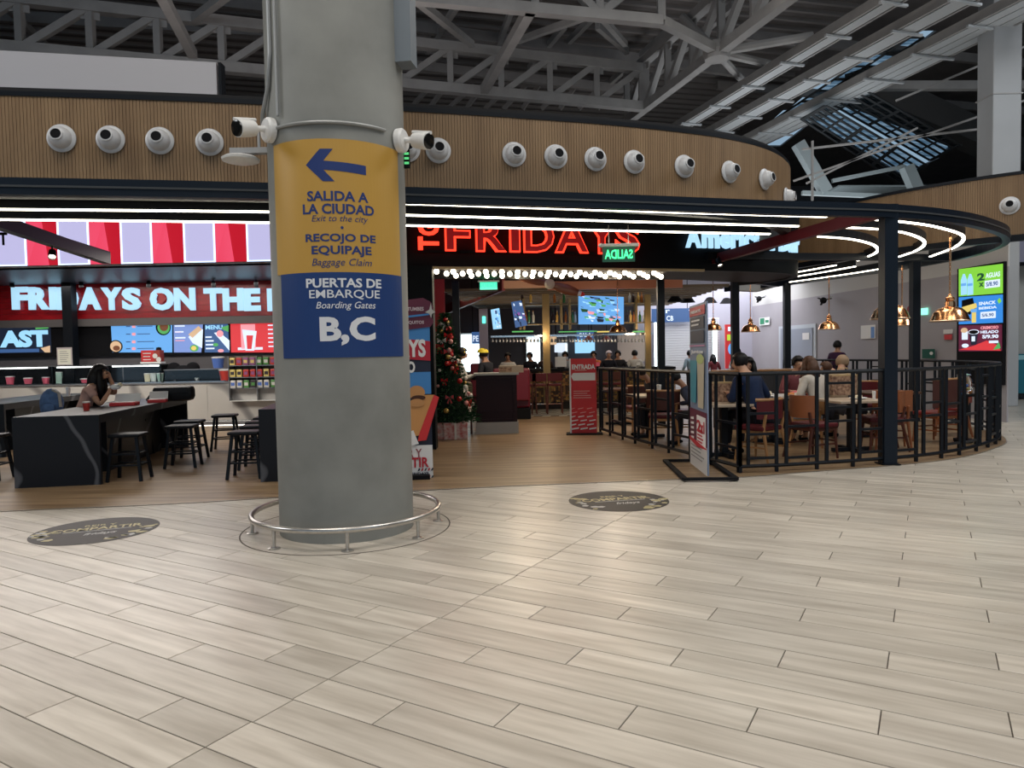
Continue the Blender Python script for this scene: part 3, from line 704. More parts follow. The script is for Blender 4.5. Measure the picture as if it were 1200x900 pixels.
# bulbs under the sign wall
bulbm = glow('warm_bulb', (1, .88, .66), 8)
mq = thing('marquee_lights', 'rows of round warm bulbs under the black sign wall over the entrance', 'lights', (0, 0, 2.89))
sock = mat('brass_socket', (.4, .3, .15), .4, .8)
bar_b = B(); first = None
for row in range(3):
    for k in range(15):
        x = -1.18 + .262*k + .13*row; y = 11.75 + .225*(x+.2) + .1 + row*.3
        if first is None:
            first = obj('bulb', ball(B(), (0, 0, -.045), .045, seg=10), bulbm, mq, smooth=True, loc=(x, y, 0)); fs = first
        else:
            o = first.copy(); C.objects.link(o); o.location = (x, y, 0)
struct('trim_3', wall_strip(B(), [(p.x, p.y-.03) for p in DR[6:36]], 2.86, 2.9, .05), mat('gold_trim', (.4, .3, .16), .4, .6))

# ------------------------------------------------------------------ kitchen front at the left
aw = thing('striped_canopy', 'red and white striped lit canopy over the kitchen at the left', 'canopy', (-10, 14, 3.36))
lav = glow('backlit_lavender', (.55, .53, .82), .9); redg = mat('backlit_red', (.62, .012, .03), .4, emit=.75)
edge = glow('cool_edge_light', (.55, .75, 1), 2.2); pinkg = mat('pink_reflection_glow', (.9, .07, .14), .35, emit=.85)
A_ = PP(aw)
x0 = -6.0
obj('red_backing', box(B(), -5.5, .15, 0, 7.6, .22, .95), redg, aw)
for k in range(-4, 9):
    xa = inpl(72+73.2*(k), 280, aw)[0]; w_ = .6
    b_ = obj('white_light_box', box(B(), xa, -.12, 0, xa+w_, .14, .93), lav, aw)
    eb = B()
    for xx in (xa, xa+w_-.025): box(eb, xx, -.135, 0, xx+.025, -.12, .93)
    box(eb, xa, -.135, 0, xa+w_, -.12, .025); obj('edge_light', eb, edge, b_)
    # glowing pink sheet painting the side reflection between box and red field
    bm = B(); v = [bm.verts.new(c) for c in ((xa+w_, -.1, 0), (xa+w_+.26, .15, 0), (xa+w_+.14, .15, .93), (xa+w_, -.1, .93))]; bm.faces.new(v)
    obj('pink_reflection', bm, pinkg, aw)
obj('lower_lip', box(B(), -5.5, -.16, -.03, 7.6, .2, 0), mat('white_lip', (.6, .6, .66), .4), aw)
A_.T('lettering', blackmat, 'IT', 3, 274, 16, 289, 42, .04)
sof = mat('glossy_kitchen_soffit', (.05, .06, .08), .38, .3)
struct('ceiling', box(B(), -16, 13.9, 3.33, -2.5, 17.3, 3.36), sof)
ks = thing('kitchen_sign', 'red fascia with large pale glowing letters above the kitchen menu screens', 'sign', (-10, 17, 2.45))
K_ = PP(ks); redtile = mat('red_glazed_panel', (.3, .008, .012), .22, var=.2, scale=4, stretch=(1, 1, 6))
bm = B(); 
for j in range(6): box(bm, -5, 0, .06+.137*j, 7.4, .05, .06+.137*j+.132)
o = obj('red_panel', bm, redtile, ks); o['kind'] = 'stuff'
obj('lower_trim', box(B(), -5, -.03, -.12, 7.4, .05, .055), mat('grey_trim', (.12, .11, .11), .5), ks)
ice = glow('pale_blue_letter', (.4, .68, .88), .95)
for t, xs in (('FRIDAYS', (16, 167)), ('ON', (177, 230.5)), ('THE', (240, 306.5)), ('FLY', (314, 368))):
    a, b = xs; n = len(t); wt_ = {'I': .36, 'F': .8, 'E': .8, 'M': 1.1, 'O': 1.12, 'S': .92, 'L': .75, 'T': .9, 'A': 1.08, 'Y': 1.0, 'R': 1, 'D': 1.04, 'N': 1.0, 'H': 1.0}
    W = sum(wt_[c] for c in t); x = a
    for c in t:
        w_ = wt_[c]/W*(b-a); K_.T('letter', ice, c, x+.4, 336.5+(x-16)*.006, x+w_-.4, 363+(x-16)*.006, 8, .05, .06); x += w_
K_.P('arrow', redtile, [(186, 344), (193, 344), (198, 350), (193, 356), (186, 356), (190, 350)], 28)
for x in (14, 95, 174, 250, 300):
    spot('lit small downlight over the pale kitchen letters, %s' % {14: 'at the far left', 95: 'right of the post', 174: 'above the gap after the first word', 250: 'above the third word', 300: 'beside the column'}[x], aty(x, 329, 16.6)+Vector((0, 0, .03)), 0)
# menu screens
struct('wall_back', box(B(), -16, 17.25, 0, -2.4, 17.4, 3.4), mat('kitchen_back_wall', (.16, .15, .16), .6))
struct('wall_left', box(B(), -2.6, 11.6, 0, -2.4, 17.3, 4.2), MT['interior_grey_wall'])
scr = thing('menu_screen_bank', 'row of glowing menu screens on the kitchen wall', 'screens', (-10, 17.1, 1.65))
S_ = PP(scr)
G_ = lambda n, c, s=1.: glow(n, c, s)
dk = G_('screen_dark', (.02, .03, .06), .5); scb = G_('screen_blue', (.13, .38, .78), .95); scn = G_('screen_navy', (.05, .12, .3), .8); scr_r = G_('screen_red', (.7, .04, .05), .9)
w1 = G_('screen_white', (.7, .8, .95), 1); lt = G_('screen_lightblue', (.3, .6, .85), 1.1); grn = G_('screen_green', (.1, .45, .12), .8); yl = G_('screen_yellow', (.8, .6, .15), .9); pk = G_('screen_pink', (.9, .35, .4), .9); cr = G_('screen_cream', (.75, .5, .3), .8); dkr = G_('screen_brown', (.2, .07, .03), .7)
S_.R('bezel', blackmat, -60, 373, 325, 417, -8, .03)
S_.R('screen', dk, -40, 377, 59, 414); S_.T('lettering', lt, 'AST', 0, 387, 57, 407, 3, .06)
S_.R('graphic', scn, -20, 378, 10, 384, 2); S_.P('graphic', grn, [(41, 378), (57, 378), (57, 385), (42, 386)], 2); S_.R('graphic', cr, 14, 378, 26, 382, 2); S_.P('graphic', cr, [(48, 408), (59, 405), (59, 413), (53, 413)], 2); S_.R('graphic', scn, 0, 409, 46, 413, 2)
S_.P('screen', scb, [(130, 378), (202, 378), (202, 413), (132, 413)])
for y in (381, 390, 399, 407): S_.R('graphic', scn, 148, y+1, 153, y+2.2, 2); S_.R('graphic', pk, 155, y, 159, y+3.2, 2); S_.lines('graphic', scn, *inpl(161, y+2, scr), inpl(182, y, scr)[0], 1, .1, .02)
S_.E('graphic', blackmat, 191.5, 383.5, 8.8, 9.5, 2); S_.E('graphic', grn, 192, 384, 7.2, 7.6, 3); S_.E('graphic', dkr, 192.5, 383, 5, 5, 4)
S_.E('graphic', blackmat, 136, 406, 8, 7.5, 2); S_.E('graphic', cr, 136, 406, 6.5, 6.3, 3); S_.E('graphic', dkr, 137, 408, 4, 3, 4)
S_.P('screen', G_('screen_periwinkle', (.2, .3, .65), .9), [(203.5, 378), (238, 378), (236, 413), (204, 413)])
S_.lines('graphic', w1, *inpl(205, 383, scr), inpl(220, 383, scr)[0], 3, .14, .035); S_.lines('graphic', pk, *inpl(205, 380, scr), inpl(216, 383, scr)[0], 3, .2, .02)
S_.P('graphic', w1, [(221, 395), (232, 384), (238, 386), (237, 408), (226, 402)], 2); S_.P('graphic', cr, [(221, 392), (233, 382), (237, 386), (226, 396)], 3); S_.E('graphic', grn, 228, 408, 5, 4, 4); S_.E('graphic', yl, 227.5, 408, 3, 2.6, 5)
S_.P('screen', scn, [(240, 378), (267, 378), (269, 413), (240, 413)])
S_.T('lettering', lt, 'MENU', 241, 381, 261, 386, 2, .03); S_.P('graphic', w1, [(251, 390), (257, 389), (269, 399), (269, 411)], 2); S_.E('graphic', pk, 258, 391, 4, 4, 3); S_.P('graphic', grn, [(259, 384), (268, 381), (268, 389), (263, 387)], 3)
S_.lines('graphic', w1, *inpl(241, 396, scr), inpl(251, 383, scr)[0], 4, .09, .035); S_.E('graphic', pk, 259, 411, 3.5, 2, 3); S_.E('graphic', grn, 253, 404, 3, 2, 3)
S_.P('screen', scr_r, [(270, 378), (323, 378), (323, 413), (271, 413)])
S_.R('graphic', pk, 283, 380, 299, 409, 2); S_.P('graphic', w1, [(284, 386), (301, 388), (298, 411), (288, 411)], 3); S_.P('graphic', scr_r, [(289, 393), (297, 393), (295, 409), (290, 409)], 4); S_.R('graphic', w1, 279, 407, 308, 410, 2); S_.lines('graphic', w1, *inpl(314, 382, scr), inpl(322, 383, scr)[0], 6, .1, .03)
# marble counter
marb = mat('white_marble', (.52, .5, .47), .3, var=.05, scale=1.2)
nt_m = marb.node_tree; b_ = nt_m.nodes['Principled BSDF']
wv = nd(nt_m, 'ShaderNodeTexWave'); wv.wave_type = 'BANDS'; wv.inputs['Scale'].default_value = .22; wv.inputs['Distortion'].default_value = 9; wv.inputs['Detail'].default_value = 3; wv.inputs['Detail Scale'].default_value = .8
tc = nd(nt_m, 'ShaderNodeTexCoord'); mpx = nd(nt_m, 'ShaderNodeMapping'); mpx.inputs['Rotation'].default_value = (0, .8, .3); nt_m.links.new(tc.outputs['Object'], mpx.inputs[0]); nt_m.links.new(mpx.outputs[0], wv.inputs['Vector'])
rp = nd(nt_m, 'ShaderNodeValToRGB'); rp.color_ramp.elements[0].position = 0; rp.color_ramp.elements[0].color = (.42, .42, .44, 1); rp.color_ramp.elements[1].position = .06; rp.color_ramp.elements[1].color = (1, 1, 1, 1)
mx = nd(nt_m, 'ShaderNodeMixRGB', blend_type='MULTIPLY'); mx.inputs[0].default_value = 1
lk = b_.inputs['Base Color'].links[0]; nt_m.links.new(lk.from_socket, mx.inputs[1]); nt_m.links.new(wv.outputs['Fac'], rp.inputs[0]); nt_m.links.new(rp.outputs[0], mx.inputs[2]); nt_m.links.new(mx.outputs[0], b_.inputs['Base Color'])
ct = thing('marble_counter', 'long white marble fronted service counter below the menu screens', 'counter', (-10, 16, 0))
for k in range(5): obj('front_slab', box(B(), -6+2.3*k, 0, .14, -6+2.3*k+2.294, .03, .97), marb, ct)
obj('carcass', box(B(), -6, .03, .12, 5.5, .9, .97), mat('dark_carcass', (.05, .05, .055), .6), ct)
obj('worktop', box(B(), -6, -.03, .97, 5.5, .92, 1.0), mat('steel_worktop', (.4, .4, .41), .25, .7), ct)
obj('toe_kick', box(B(), -6, .12, 0, 5.5, .9, .12), mat('toe_kick_steel', (.25, .24, .24), .3, .6), ct)
obj('toe_light', box(B(), -6, .06, .115, 5.5, .1, .138), glow('toe_light', (1, .98, .9), 3), ct)
obj('toe_light', box(B(), -6, .105, .0, 5.5, .12, .02), MT['toe_light'], ct)
# refrigerated glass displays
for k, (xa, xb, lab) in enumerate(((-60, 62, 'glass food display with a bright top edge at the far left of the counter'), (64, 128, 'glass food display behind the seated woman'), (129, 190, 'glass food display left of the red menu box'), (192, 264, 'open glass display between the red box and the snack rack'))):
    a = aty(xa, 446, 16.1); b = aty(xb, 446, 16.1); t = thing('glass_display_case', lab, 'display case', (a.x, 16.1, 1.0), 0, 'glass displays on the marble counter'); w_ = b.x-a.x-.02; h_ = .4 if k < 3 else .27
    obj('glass_front', box(B(), 0, 0, .02, w_, .012, h_), glass, t); obj('base', box(B(), 0, 0, 0, w_, .6, .02), chrome, t)
    obj('top', box(B(), 0, 0, h_, w_, .6, h_+.02), MT['steel_worktop'], t)
    if k < 3: obj('tube_light', box(B(), .05, .02, h_-.03, w_*.95, .05, h_-.005), glow('case_light', (1, 1, .95), 5), t)
    obj('back', box(B(), 0, .58, .02, w_, .6, h_), blackmat, t)
    for q in (.002, w_-.02): obj('end_frame', box(B(), q, 0, .02, q+.018, .02, h_), chrome, t)
foodr = [mat('food_pink', (.8, .12, .2), .5), mat('carton_green', (.45, .62, .55), .5), mat('cup_cream', (.8, .7, .5), .5), white, mat('food_orange', (.8, .3, .08), .5)]
def cup(label, x, y, z, r, h, m, m2=None, cat='cup', name='cup'):
    t = thing(name, label, cat, (x, y, z)); obj('body', lathe(B(), [(r*.75, 0), (r, h), (r*.93, h), (r*.7, .01)], 14), m, t, smooth=True)
    obj('lid', lathe(B(), [(r*1.04, h), (r*1.04, h+.01), (r*.9, h+.02)], 14), m2 or white, t); return t
for i, (px, py, ci, r, h, lab) in enumerate(((12, 444, 0, .09, .16, 'first pink dessert tub in the left display'), (33, 444, 0, .09, .12, 'second pink dessert tub in the left display'), (54, 444, 0, .08, .13, 'third pink dessert tub in the left display'), (69, 445, 1, .08, .24, 'tall mint green carton behind the counter glass'), (173, 444, 2, .07, .17, 'cream paper cup stack under the red box'), (180, 444, 3, .07, .17, 'white paper cup stack under the red box'), (188, 444, 1, .07, .17, 'pale green cup stack right of the red box'), (101, 440, 0, .12, .08, 'pink tray item behind the seated woman'), (231, 444, 3, .05, .05, 'small white tub near the snack rack'))):
    p = aty(px, py, 16.35); cup(lab, p.x, p.y, 1.022, r, h, foodr[ci])
ms = thing('menu_card', 'white framed notice card standing on the counter in front of the dark post', 'notice', aty(76.5, 429, 16.15)); ms.location.z = 1.43
N_ = Panel(ms); N_.rect('frame', mat('card_frame', (.5, .45, .45), .5), -.17, 0, .17, .40, 0, .01); N_.rect('card', mat('card_paper', (.72, .72, .62), .6), -.145, .02, .145, .36, 4); N_.lines('print', mat('grey_print', (.25, .25, .25), .6), -.1, .3, .1, 6, .045, .012, 5)
rb = thing('red_menu_box', 'red and white menu box standing on the glass display', 'box', (aty(180, 426, 16.3).x, 16.3, 1.43))
obj('base', box(B(), -.24, -.12, 0, .22, .12, .04), white, rb); obj('body', box(B(), -.23, -.1, .04, .06, .1, .3, bev=.01), redp, rb); obj('body', box(B(), .05, -.1, .04, .2, .1, .3, bev=.01), mat('brick_red', (.35, .04, .03), .5), rb)
R_ = Panel(rb, -.1); R_.lines('print', white, -.18, .22, .02, 3, .07, .02, 1); R_.disc('badge', white, .09, .17, .055, None, 1); R_.disc('badge', white, .17, .09, .055, None, 1); obj('cap', lathe(B(), [(.06, .3), (.05, .36), (.0, .37)], 12, Matrix.Translation((.13, 0, 0))), blackmat, rb)
bb = thing('black_equipment', 'black bow shaped headset bag lying on the display right of the red box', 'bag', (aty(215, 430, 16.45).x, 16.45, 1.02))
bm = B(); ball(bm, (-.22, 0, .3), .16, (1, .6, .8)); ball(bm, (.22, 0, .3), .16, (1, .6, .8)); ball(bm, (0, 0, .22), .2, (1.6, .6, .7)); ball(bm, (-.25, 0, .15), .13, (1, .6, 1)); obj('body', bm, blackmat, bb, smooth=True)
# snack rack
rk = thing('snack_rack', 'glass fronted snack rack full of small packets at the right end of the counter', 'rack', (aty(268, 450, 15.85).x, 15.85, .56))
W = aty(330, 450, 15.85).x-rk.location.x
for j, z in enumerate((.0, .28, .52, .78)): obj('shelf', box(B(), 0, 0, z, W, .35, z+.015), MT['steel_worktop'] if j else white, rk)
for q in (0, .62, W-.02): obj('upright', box(B(), q, 0, 0, q+.015, .35, 1.0), MT['steel_worktop'], rk)
obj('back_panel', box(B(), 0, .34, 0, W, .36, 1.0), mat('shelf_back', (.2, .17, .12), .5), rk)
packc = [mat('pack_green', (.1, .3, .08), .4), mat('pack_yellow', (.75, .6, .2), .4), mat('pack_red', (.55, .05, .04), .4), mat('pack_white', (.7, .68, .65), .4), mat('pack_dark', (.06, .05, .06), .4), mat('pack_purple', (.3, .1, .25), .4), mat('pack_blue', (.1, .2, .6), .4)]
rows = [(.295, (3, 3, 0, 4, 3, 3, 0), 'lowest stocked shelf'), (.535, (1, 1, 2, 2, 2, 1, 2), 'middle shelf'), (.795, (1, 2, 5, 5, 0, 0, 2), 'top shelf')]
for z, cs, nm in rows:
    for k, ci in enumerate(cs):
        x = rk.location.x+.08+k*(W-.12)/len(cs)
        for dz in (0,):
            t = thing('snack_packet', '%s snack packet from the left on the %s of the snack rack' % (ORD[k], nm), 'packet', (x, 15.9, z+rk.location.z), 0, 'snack packets, '+nm)
            bm = B(); box(bm, -.06, -.03, 0, .06, .03, .17, bev=.015); obj('pouch', bm, packc[ci], t); obj('label_patch', box(B(), -.04, -.034, .05, .04, -.031, .12), packc[(ci+3) % 7], t)
for k, (px, ci) in enumerate(((254, 6), (262, 2))):
    p = aty(px, 440, 16.1); t = thing('snack_tub', 'stack of %s tubs left of the snack rack' % ('blue' if ci == 6 else 'red'), 'tub', (p.x, 16.2, 1.3 if ci == 6 else 1.02)); obj('tub', lathe(B(), [(.1, 0), (.13, .2), (.13, .22)], 16), packc[ci], t); obj('lid', lathe(B(), [(.14, .22), (.14, .25), (.1, .26)], 16), white, t)

# ------------------------------------------------------------------ bar room
struct('wall_left', box(B(), -1.95, 16.4, 1.8, -1.5, 16.5, 3.6), mat('deep_red_wall', (.28, .01, .012), .5))
brightw = glow('daylit_window', (.78, .95, 1), 3.2)
for i, (x0, y0, x1, y1) in enumerate(((541, 392, 561, 419), (522, 404, 534, 419), (618, 396, 632, 419), (655, 403, 664, 412))):
    a = aty(x0, y1, 25.9); b = aty(x1, y0, 25.9); w = thing('window_%d' % (i+1), None, None, (0, 0, 0)); w['kind'] = 'structure'
    obj('pane', box(B(), a.x, 25.9, .9 if i != 3 else a.z, b.x, 25.93, b.z), brightw, w); obj('frame', box(B(), a.x-.04, 25.93, .86, b.x+.04, 25.98, b.z+.05), white, w)
def board(label, x0, y0, x1, y1, Y, m, text=None, tm=None, name='display_board', cat='display', th=.05, tb=None, hang=False):
    a = aty(x0, y1, Y); b = aty(x1, y0, Y); t = thing(name, label, cat, ((a.x+b.x)/2, Y, a.z)); w, h = b.x-a.x, b.z-a.z
    obj('panel', box(B(), -w/2, 0, 0, w/2, th, h), m, t)
    if hang: [obj('hanger', tube(B(), [(q_*w*.35, th/2, h), (q_*w*.35, th/2, 4.27-a.z)], .012, 6), blackmat, t) for q_ in (-1, 1)]
    if text: Panel(t).txt('lettering', tm or w1, text, 0, h*.45, w*.7, h*.5, 1)
    return t
board('small navy flight board with pale text in the bright window', 553, 389, 562, 403, 25.6, scn, 'PE', hang=True)
board('long navy hanging board left of the copper lamp', 676, 387, 696, 397, 24.5, scn, 'SALA', hang=True)
board('glowing pale blue screen low behind the bar guests', 674, 397, 697, 414, 25.5, lt, hang=True)
board('small bright screen beside the olive post', 650, 402, 663, 413, 25.4, w1, hang=True)
board('pale beige lit partition behind the rightmost bar guests', 724, 392, 762, 424, 24.7, mat('beige_panel', (.5, .42, .36), .6))
board('pinkish menu board hanging beside the olive post', 645, 394, 652, 404, 22, cr, hang=True)
lp = thing('lavender_pillar', 'pale lavender pillar with a green light near the bar entrance', 'pillar', (aty(567, 400, 22).x, 22, 0))
obj('shaft', box(B(), -.13, -.1, 0, .13, .1, aty(567, 362, 22).z), mat('lav_paint', (.4, .38, .52), .6), lp)
obj('green_light', box(B(), -.03, -.12, aty(567, 379, 22).z, .07, -.1, aty(567, 371, 22).z), glow('green_cross', (.1, .8, .5), 2), lp)
def exit_sign(label, px, py, Y, mirror, w, h, alpha_m, chain_top):
    p = aty(px, py, Y); t = thing('exit_sign', label, 'sign', p)
    obj('housing', box(B(), -w*.62, -.04, h*.5, w*.62, .04, h*.72, bev=.01), white, t); obj('glass_plate', box(B(), -w*.5, -.006, -h*.5, w*.5, .006, h*.5), alpha_m, t)
    bm = text_mesh('SALIDA', w*.86, h*.62, .004, .02, 0, 0)
    if mirror:
        for v in bm.verts: v.co.x = -v.co.x
    Panel(t, -.008)._put('lettering', bm, glow('exit_green_text', (.05, .9, .25), 2.5), 0)
    for q in (-w*.3, w*.3): obj('hanger', tube(B(), [(q, 0, h*.7), (q, 0, h*.7+chain_top)], .008, 6), steel, t)
exg = mat('exit_green_plate', (.02, .13, .07), .3, emit=.35)
exit_sign('larger green exit sign reading backwards in front of the red letters', 725, 298, 9.8, True, .44, .2, exg, .25)
exit_sign('small green exit sign hanging under the bulbs', 572.5, 335, 13.6, False, .33, .14, glow('exit_green_lit', (.05, .55, .35), 1.5), .18)
# overhead bar canopy, shelves, posts, televisions
olive = mat('olive_bronze_frame', (.22, .155, .06), .45, .2)
bc = thing('bar_canopy', 'wooden bar canopy with olive shelf frames full of bottles', 'canopy', (0, 0, 0))
tan = mat('tan_valance', (.5, .27, .15), .5); brn = mat('brown_valance', (.26, .09, .045), .5)
def pbox(name, x0, y0, x1, y1, Y, th, m, par): a = aty(x0, y1, Y); b = aty(x1, y0, Y); return obj(name, box(B(), a.x, Y, a.z, b.x, Y+th, b.z), m, par)
pbox('tan_valance', 590, 328, 642, 338, 16.8, .1, tan, bc); pbox('brown_valance', 642, 327, 800, 340, 16.85, .1, brn, bc)
obj('side_valance', bar(B(), aty(520, 364, 24), aty(590, 333, 16.8), .08, .3), mat('side_red', (.2, .03, .03), .5), bc)
obj('side_edge', bar(B(), aty(520, 368, 24), aty(590, 338.5, 16.8), .05, .07), mat('edge_white', (.55, .56, .62), .4), bc)
a = aty(590, 339, 16.9); z_ = a.z
sl = B()
for k in range(14):
    y = 17.1+k*.5; box(sl, -1.6+(y-17)*.08, y, z_-.02, 5.2, y+.16, z_+.05)
o = obj('slats', sl, mat('canopy_slats', (.1, .075, .05), .6), bc); o['kind'] = 'stuff'
for x0, x1, y0 in ((637.5, 643.5, 344), (757.5, 762.5, 345)): pbox('olive_post', x0, y0, x1, 474, 18.2, .15, olive, bc)
for x in (609, 613, 657, 667, 745, 760): pbox('shelf_upright', x, 350, x+2, 386, 18.4, .3, olive, bc)
for y in (355, 378): pbox('shelf_board', 608, y, 765, y+2, 18.4, .35, olive, bc)
pbox('glass_rack', 575, 392, 765, 393.5, 18.6, .5, chrome, bc)
btl = [mat('bottle_amber', (.35, .12, .03), .15), mat('bottle_green', (.04, .18, .06), .15), mat('bottle_clear', (.5, .5, .45), .15), mat('bottle_dark', (.03, .02, .02), .15), mat('bottle_gold', (.7, .45, .12), .2)]
b0 = None
bprof = [(.035, 0), (.037, .17), (.012, .22), (.012, .28)]
spots_ = [(x, 378) for x in (616, 620, 625, 648, 653, 663, 671, 674, 735, 739, 743, 750, 755)] + [(x, 355) for x in (612, 622, 650, 661, 738, 742, 748, 752)]
for i, (px, py) in enumerate(spots_):
    p = aty(px, py, 18.5); t = thing('bottle', '', 'bottle', p, 0, 'bottles on the overhead bar shelves')
    t['label'] = '%s small bottle from the left on the %s overhead bar shelf' % (ORD[i if py == 378 else i-13], 'lower' if py == 378 else 'upper')
    obj('glass_body', lathe(B(), bprof, 10), btl[i % 5], t, smooth=True); obj('cap', lathe(B(), [(.014, .28), (.014, .31)], 8), btl[(i+3) % 5], t)
bf = bpy.data.objects.new
def tv(label, q, Y, cols, n=14, sc=1.):
    t = thing('television', label, 'television', aty(*q[0], Y)); o = t.location
    p = [aty(x, y, Y)-o for x, y in q]
    bm = B(); lo = [bm.verts.new(v) for v in p]; hi = [bm.verts.new(v+Vector((0, .05, 0))) for v in p]; bm.faces.new(lo); bm.faces.new(hi[::-1])
    for k in range(4): bm.faces.new((lo[k], hi[k], hi[(k+1)%4], lo[(k+1)%4]))
    obj('screen', bm, cols[0], t)
    def mixp(u, v): return (p[0]*(1-u)+p[1]*u)*(1-v)+(p[3]*(1-u)+p[2]*u)*v
    for k in range(n):
        u, v = random.uniform(.02, .85), random.uniform(.02, .85); w_, h_ = random.uniform(.1, .28)*sc, random.uniform(.06, .22)*sc; bm = B()
        vs = [bm.verts.new(mixp(*c)+Vector((0, -.003-.001*k, 0))) for c in ((u, v), (min(1, u+w_), v+.03), (min(1, u+w_*.9), min(1, v+h_)), (u+.03, min(1, v+h_)))]; bm.faces.new(vs); obj('picture_patch', bm, cols[1+k % (len(cols)-1)], t)
tv('large television with a blue and green picture above the bar', [(678, 346), (731, 348), (731, 380), (678, 380)], 18.1, (scb, grn, lt, w1, scn, lt, grn, dk, scb, pk, MT.get('dark_leaf') or G_('dark_leaf', (.02, .08, .03), .8)), 60, .6)
tv('narrow angled television left of the bar shelves', [(575, 363), (585, 361), (588, 385), (578, 386)], 18.6, (lt, scb, w1, scn))
tv('second angled television with a purple picture', [(599, 354), (611, 352), (618, 381), (604, 384)], 18.3, (scn, G_('screen_purple', (.25, .1, .4), .8), w1, dk))
# hanging stemware and small maroon shades under the shelves
sh0 = B()
for k in range(46):
    p = aty(577+k*4.1, 393.5, 18.75); t = thing('wine_glass', 'upside down wine glass hanging from the long rack above the bar', 'glass', (p.x, 18.75, p.z), 0, 'wine glasses hanging above the bar')
    obj('glass_body', lathe(B(), [(.035, 0), (.035, -.004), (.004, -.008), (.004, -.07), (.03, -.1), (.034, -.15), (.028, -.17)], 8), MT.get('stem_glass') or mat('stem_glass', (.6, .6, .58), .1, .6), t, smooth=True)
for i, (px, nm) in enumerate(((690, 'left'), (711, 'right'))):
    p = aty(px, 399, 19.8); t = thing('small_pendant', 'small maroon pendant shade above the bar, the %s one' % nm, 'lamp', p); obj('shade', lathe(B(), [(.13, 0), (.12, .03), (.05, .11), (.02, .16)], 16), dred, t, smooth=True); obj('cord', tube(B(), [(0, 0, .15), (0, 0, 3.6-p.z)], .01, 6), blackmat, t)
for i, (x0, x1, m_) in enumerate(((600, 625, grn), (655, 700, grn), (700, 728, yl), (742, 756, grn))): pbox('glow_strip', x0, 387.5, x1, 389.5, 18.5, .1, m_, bc)
# propeller ornament
pr = thing('propeller', 'brown wooden aeroplane propeller with a pale hub hanging above the bar', 'ornament', aty(644, 333, 15.2))
pa, pb = aty(598, 320, 15.2)-pr.location, aty(683, 345, 15.2)-pr.location
def blade(q):
    pts = [q*t for t in (.05, .25, .5, .75, .88)]; r = [.05, .1, .115, .09, .06]; bm = tube(B(), pts, r, 10)
    for v in bm.verts: v.co.y *= .35
    return bm
for q in (pa, pb):
    obj('blade', blade(q), mat('propeller_wood', (.2, .065, .025), .3), pr, smooth=True); o = tube(B(), [q*.86, q*.95], [.06, .055], 10); obj('blade_band', o, white, pr)
    obj('blade_tip', tube(B(), [q*.95, q*1.06], [.06, .02], 10), redp, pr)
obj('hub', lathe(B(), [(.1, -.08), (.11, .05), (.06, .07)], 20, Matrix.Rotation(pi/2, 4, 'X')), mat('hub_cream', (.6, .55, .38), .4), pr)
# bar counter with bronze mosaic
brc = thing('bar_counter', 'bar counter with a glittering bronze mosaic front behind the entrance sign', 'counter', (0, 0, 0))
bz = [mat('mosaic_gold', (.5, .3, .1), .25, .7), mat('mosaic_dark', (.06, .035, .02), .35, .5), mat('mosaic_bronze', (.25, .13, .05), .3, .7)]
gx0, gx1 = aty(611, 440, 19).x, aty(790, 440, 19).x
obj('core', box(B(), gx0, 19.05, .0, gx1, 19.6, 1.02), mat('bar_core', (.02, .016, .014), .6), brc)
mos = [B(), B(), B()]; x = gx0; k = 0
while x < gx1:
    for j in range(17): box(mos[random.choice((0, 1, 1, 2))], x, 19.03+random.uniform(0, .012), .2+j*.048, x+.06, 19.05, .2+j*.048+.043)
    x += .065
for bm, mm in zip(mos, bz): o = obj('mosaic_tiles', bm, mm, brc); o['kind'] = 'stuff'
obj('bar_top', box(B(), gx0-.1, 18.8, 1.02, gx1, 19.7, 1.08), blackmat, brc)
# checkered floor strip
ck = [B(), B()]; 
for i in range(26):
    for j in range(9): box(ck[(i+j) % 2], -.9+i*.2, 16.9+j*.22, .006, -.9+i*.2+.2, 16.9+j*.22+.22, .012)
tag(obj('floor', ck[0], mat('check_white', (.6, .6, .56), .3), loc=None), kind='structure'); tag(obj('floor', ck[1], mat('check_black', (.03, .03, .03), .3)), kind='structure')
struct('floor', box(B(), -1.6, 14.6, .006, -.75, 19.5, .012), mat('grey_corridor_tile', (.33, .31, .29), .5))
# booth sofas
def booth(label, x0, x1, Y, z):
    a = aty(x0, 430, Y).x; b = aty(x1, 430, Y).x; t = thing('booth_sofa', label, 'sofa', ((a+b)/2, Y, 0)); w = (b-a)/2
    bm = B(); box(bm, -w, 0, .42, w, .18, z, bev=.05); obj('backrest', bm, mat('burgundy_leather', (.16, .012, .025), .35), t)
    obj('seat', box(B(), -w, .18, .25, w, .7, .48, bev=.05), MT['burgundy_leather'], t); obj('plinth', box(B(), -w, .02, .012, w, .7, .25), blackmat, t)
booth('burgundy booth sofa directly behind the host stand', 577, 621, 16.2, 1.17)
booth('burgundy booth sofa left of the yellow capped person', 551, 566, 18.2, 1.27)
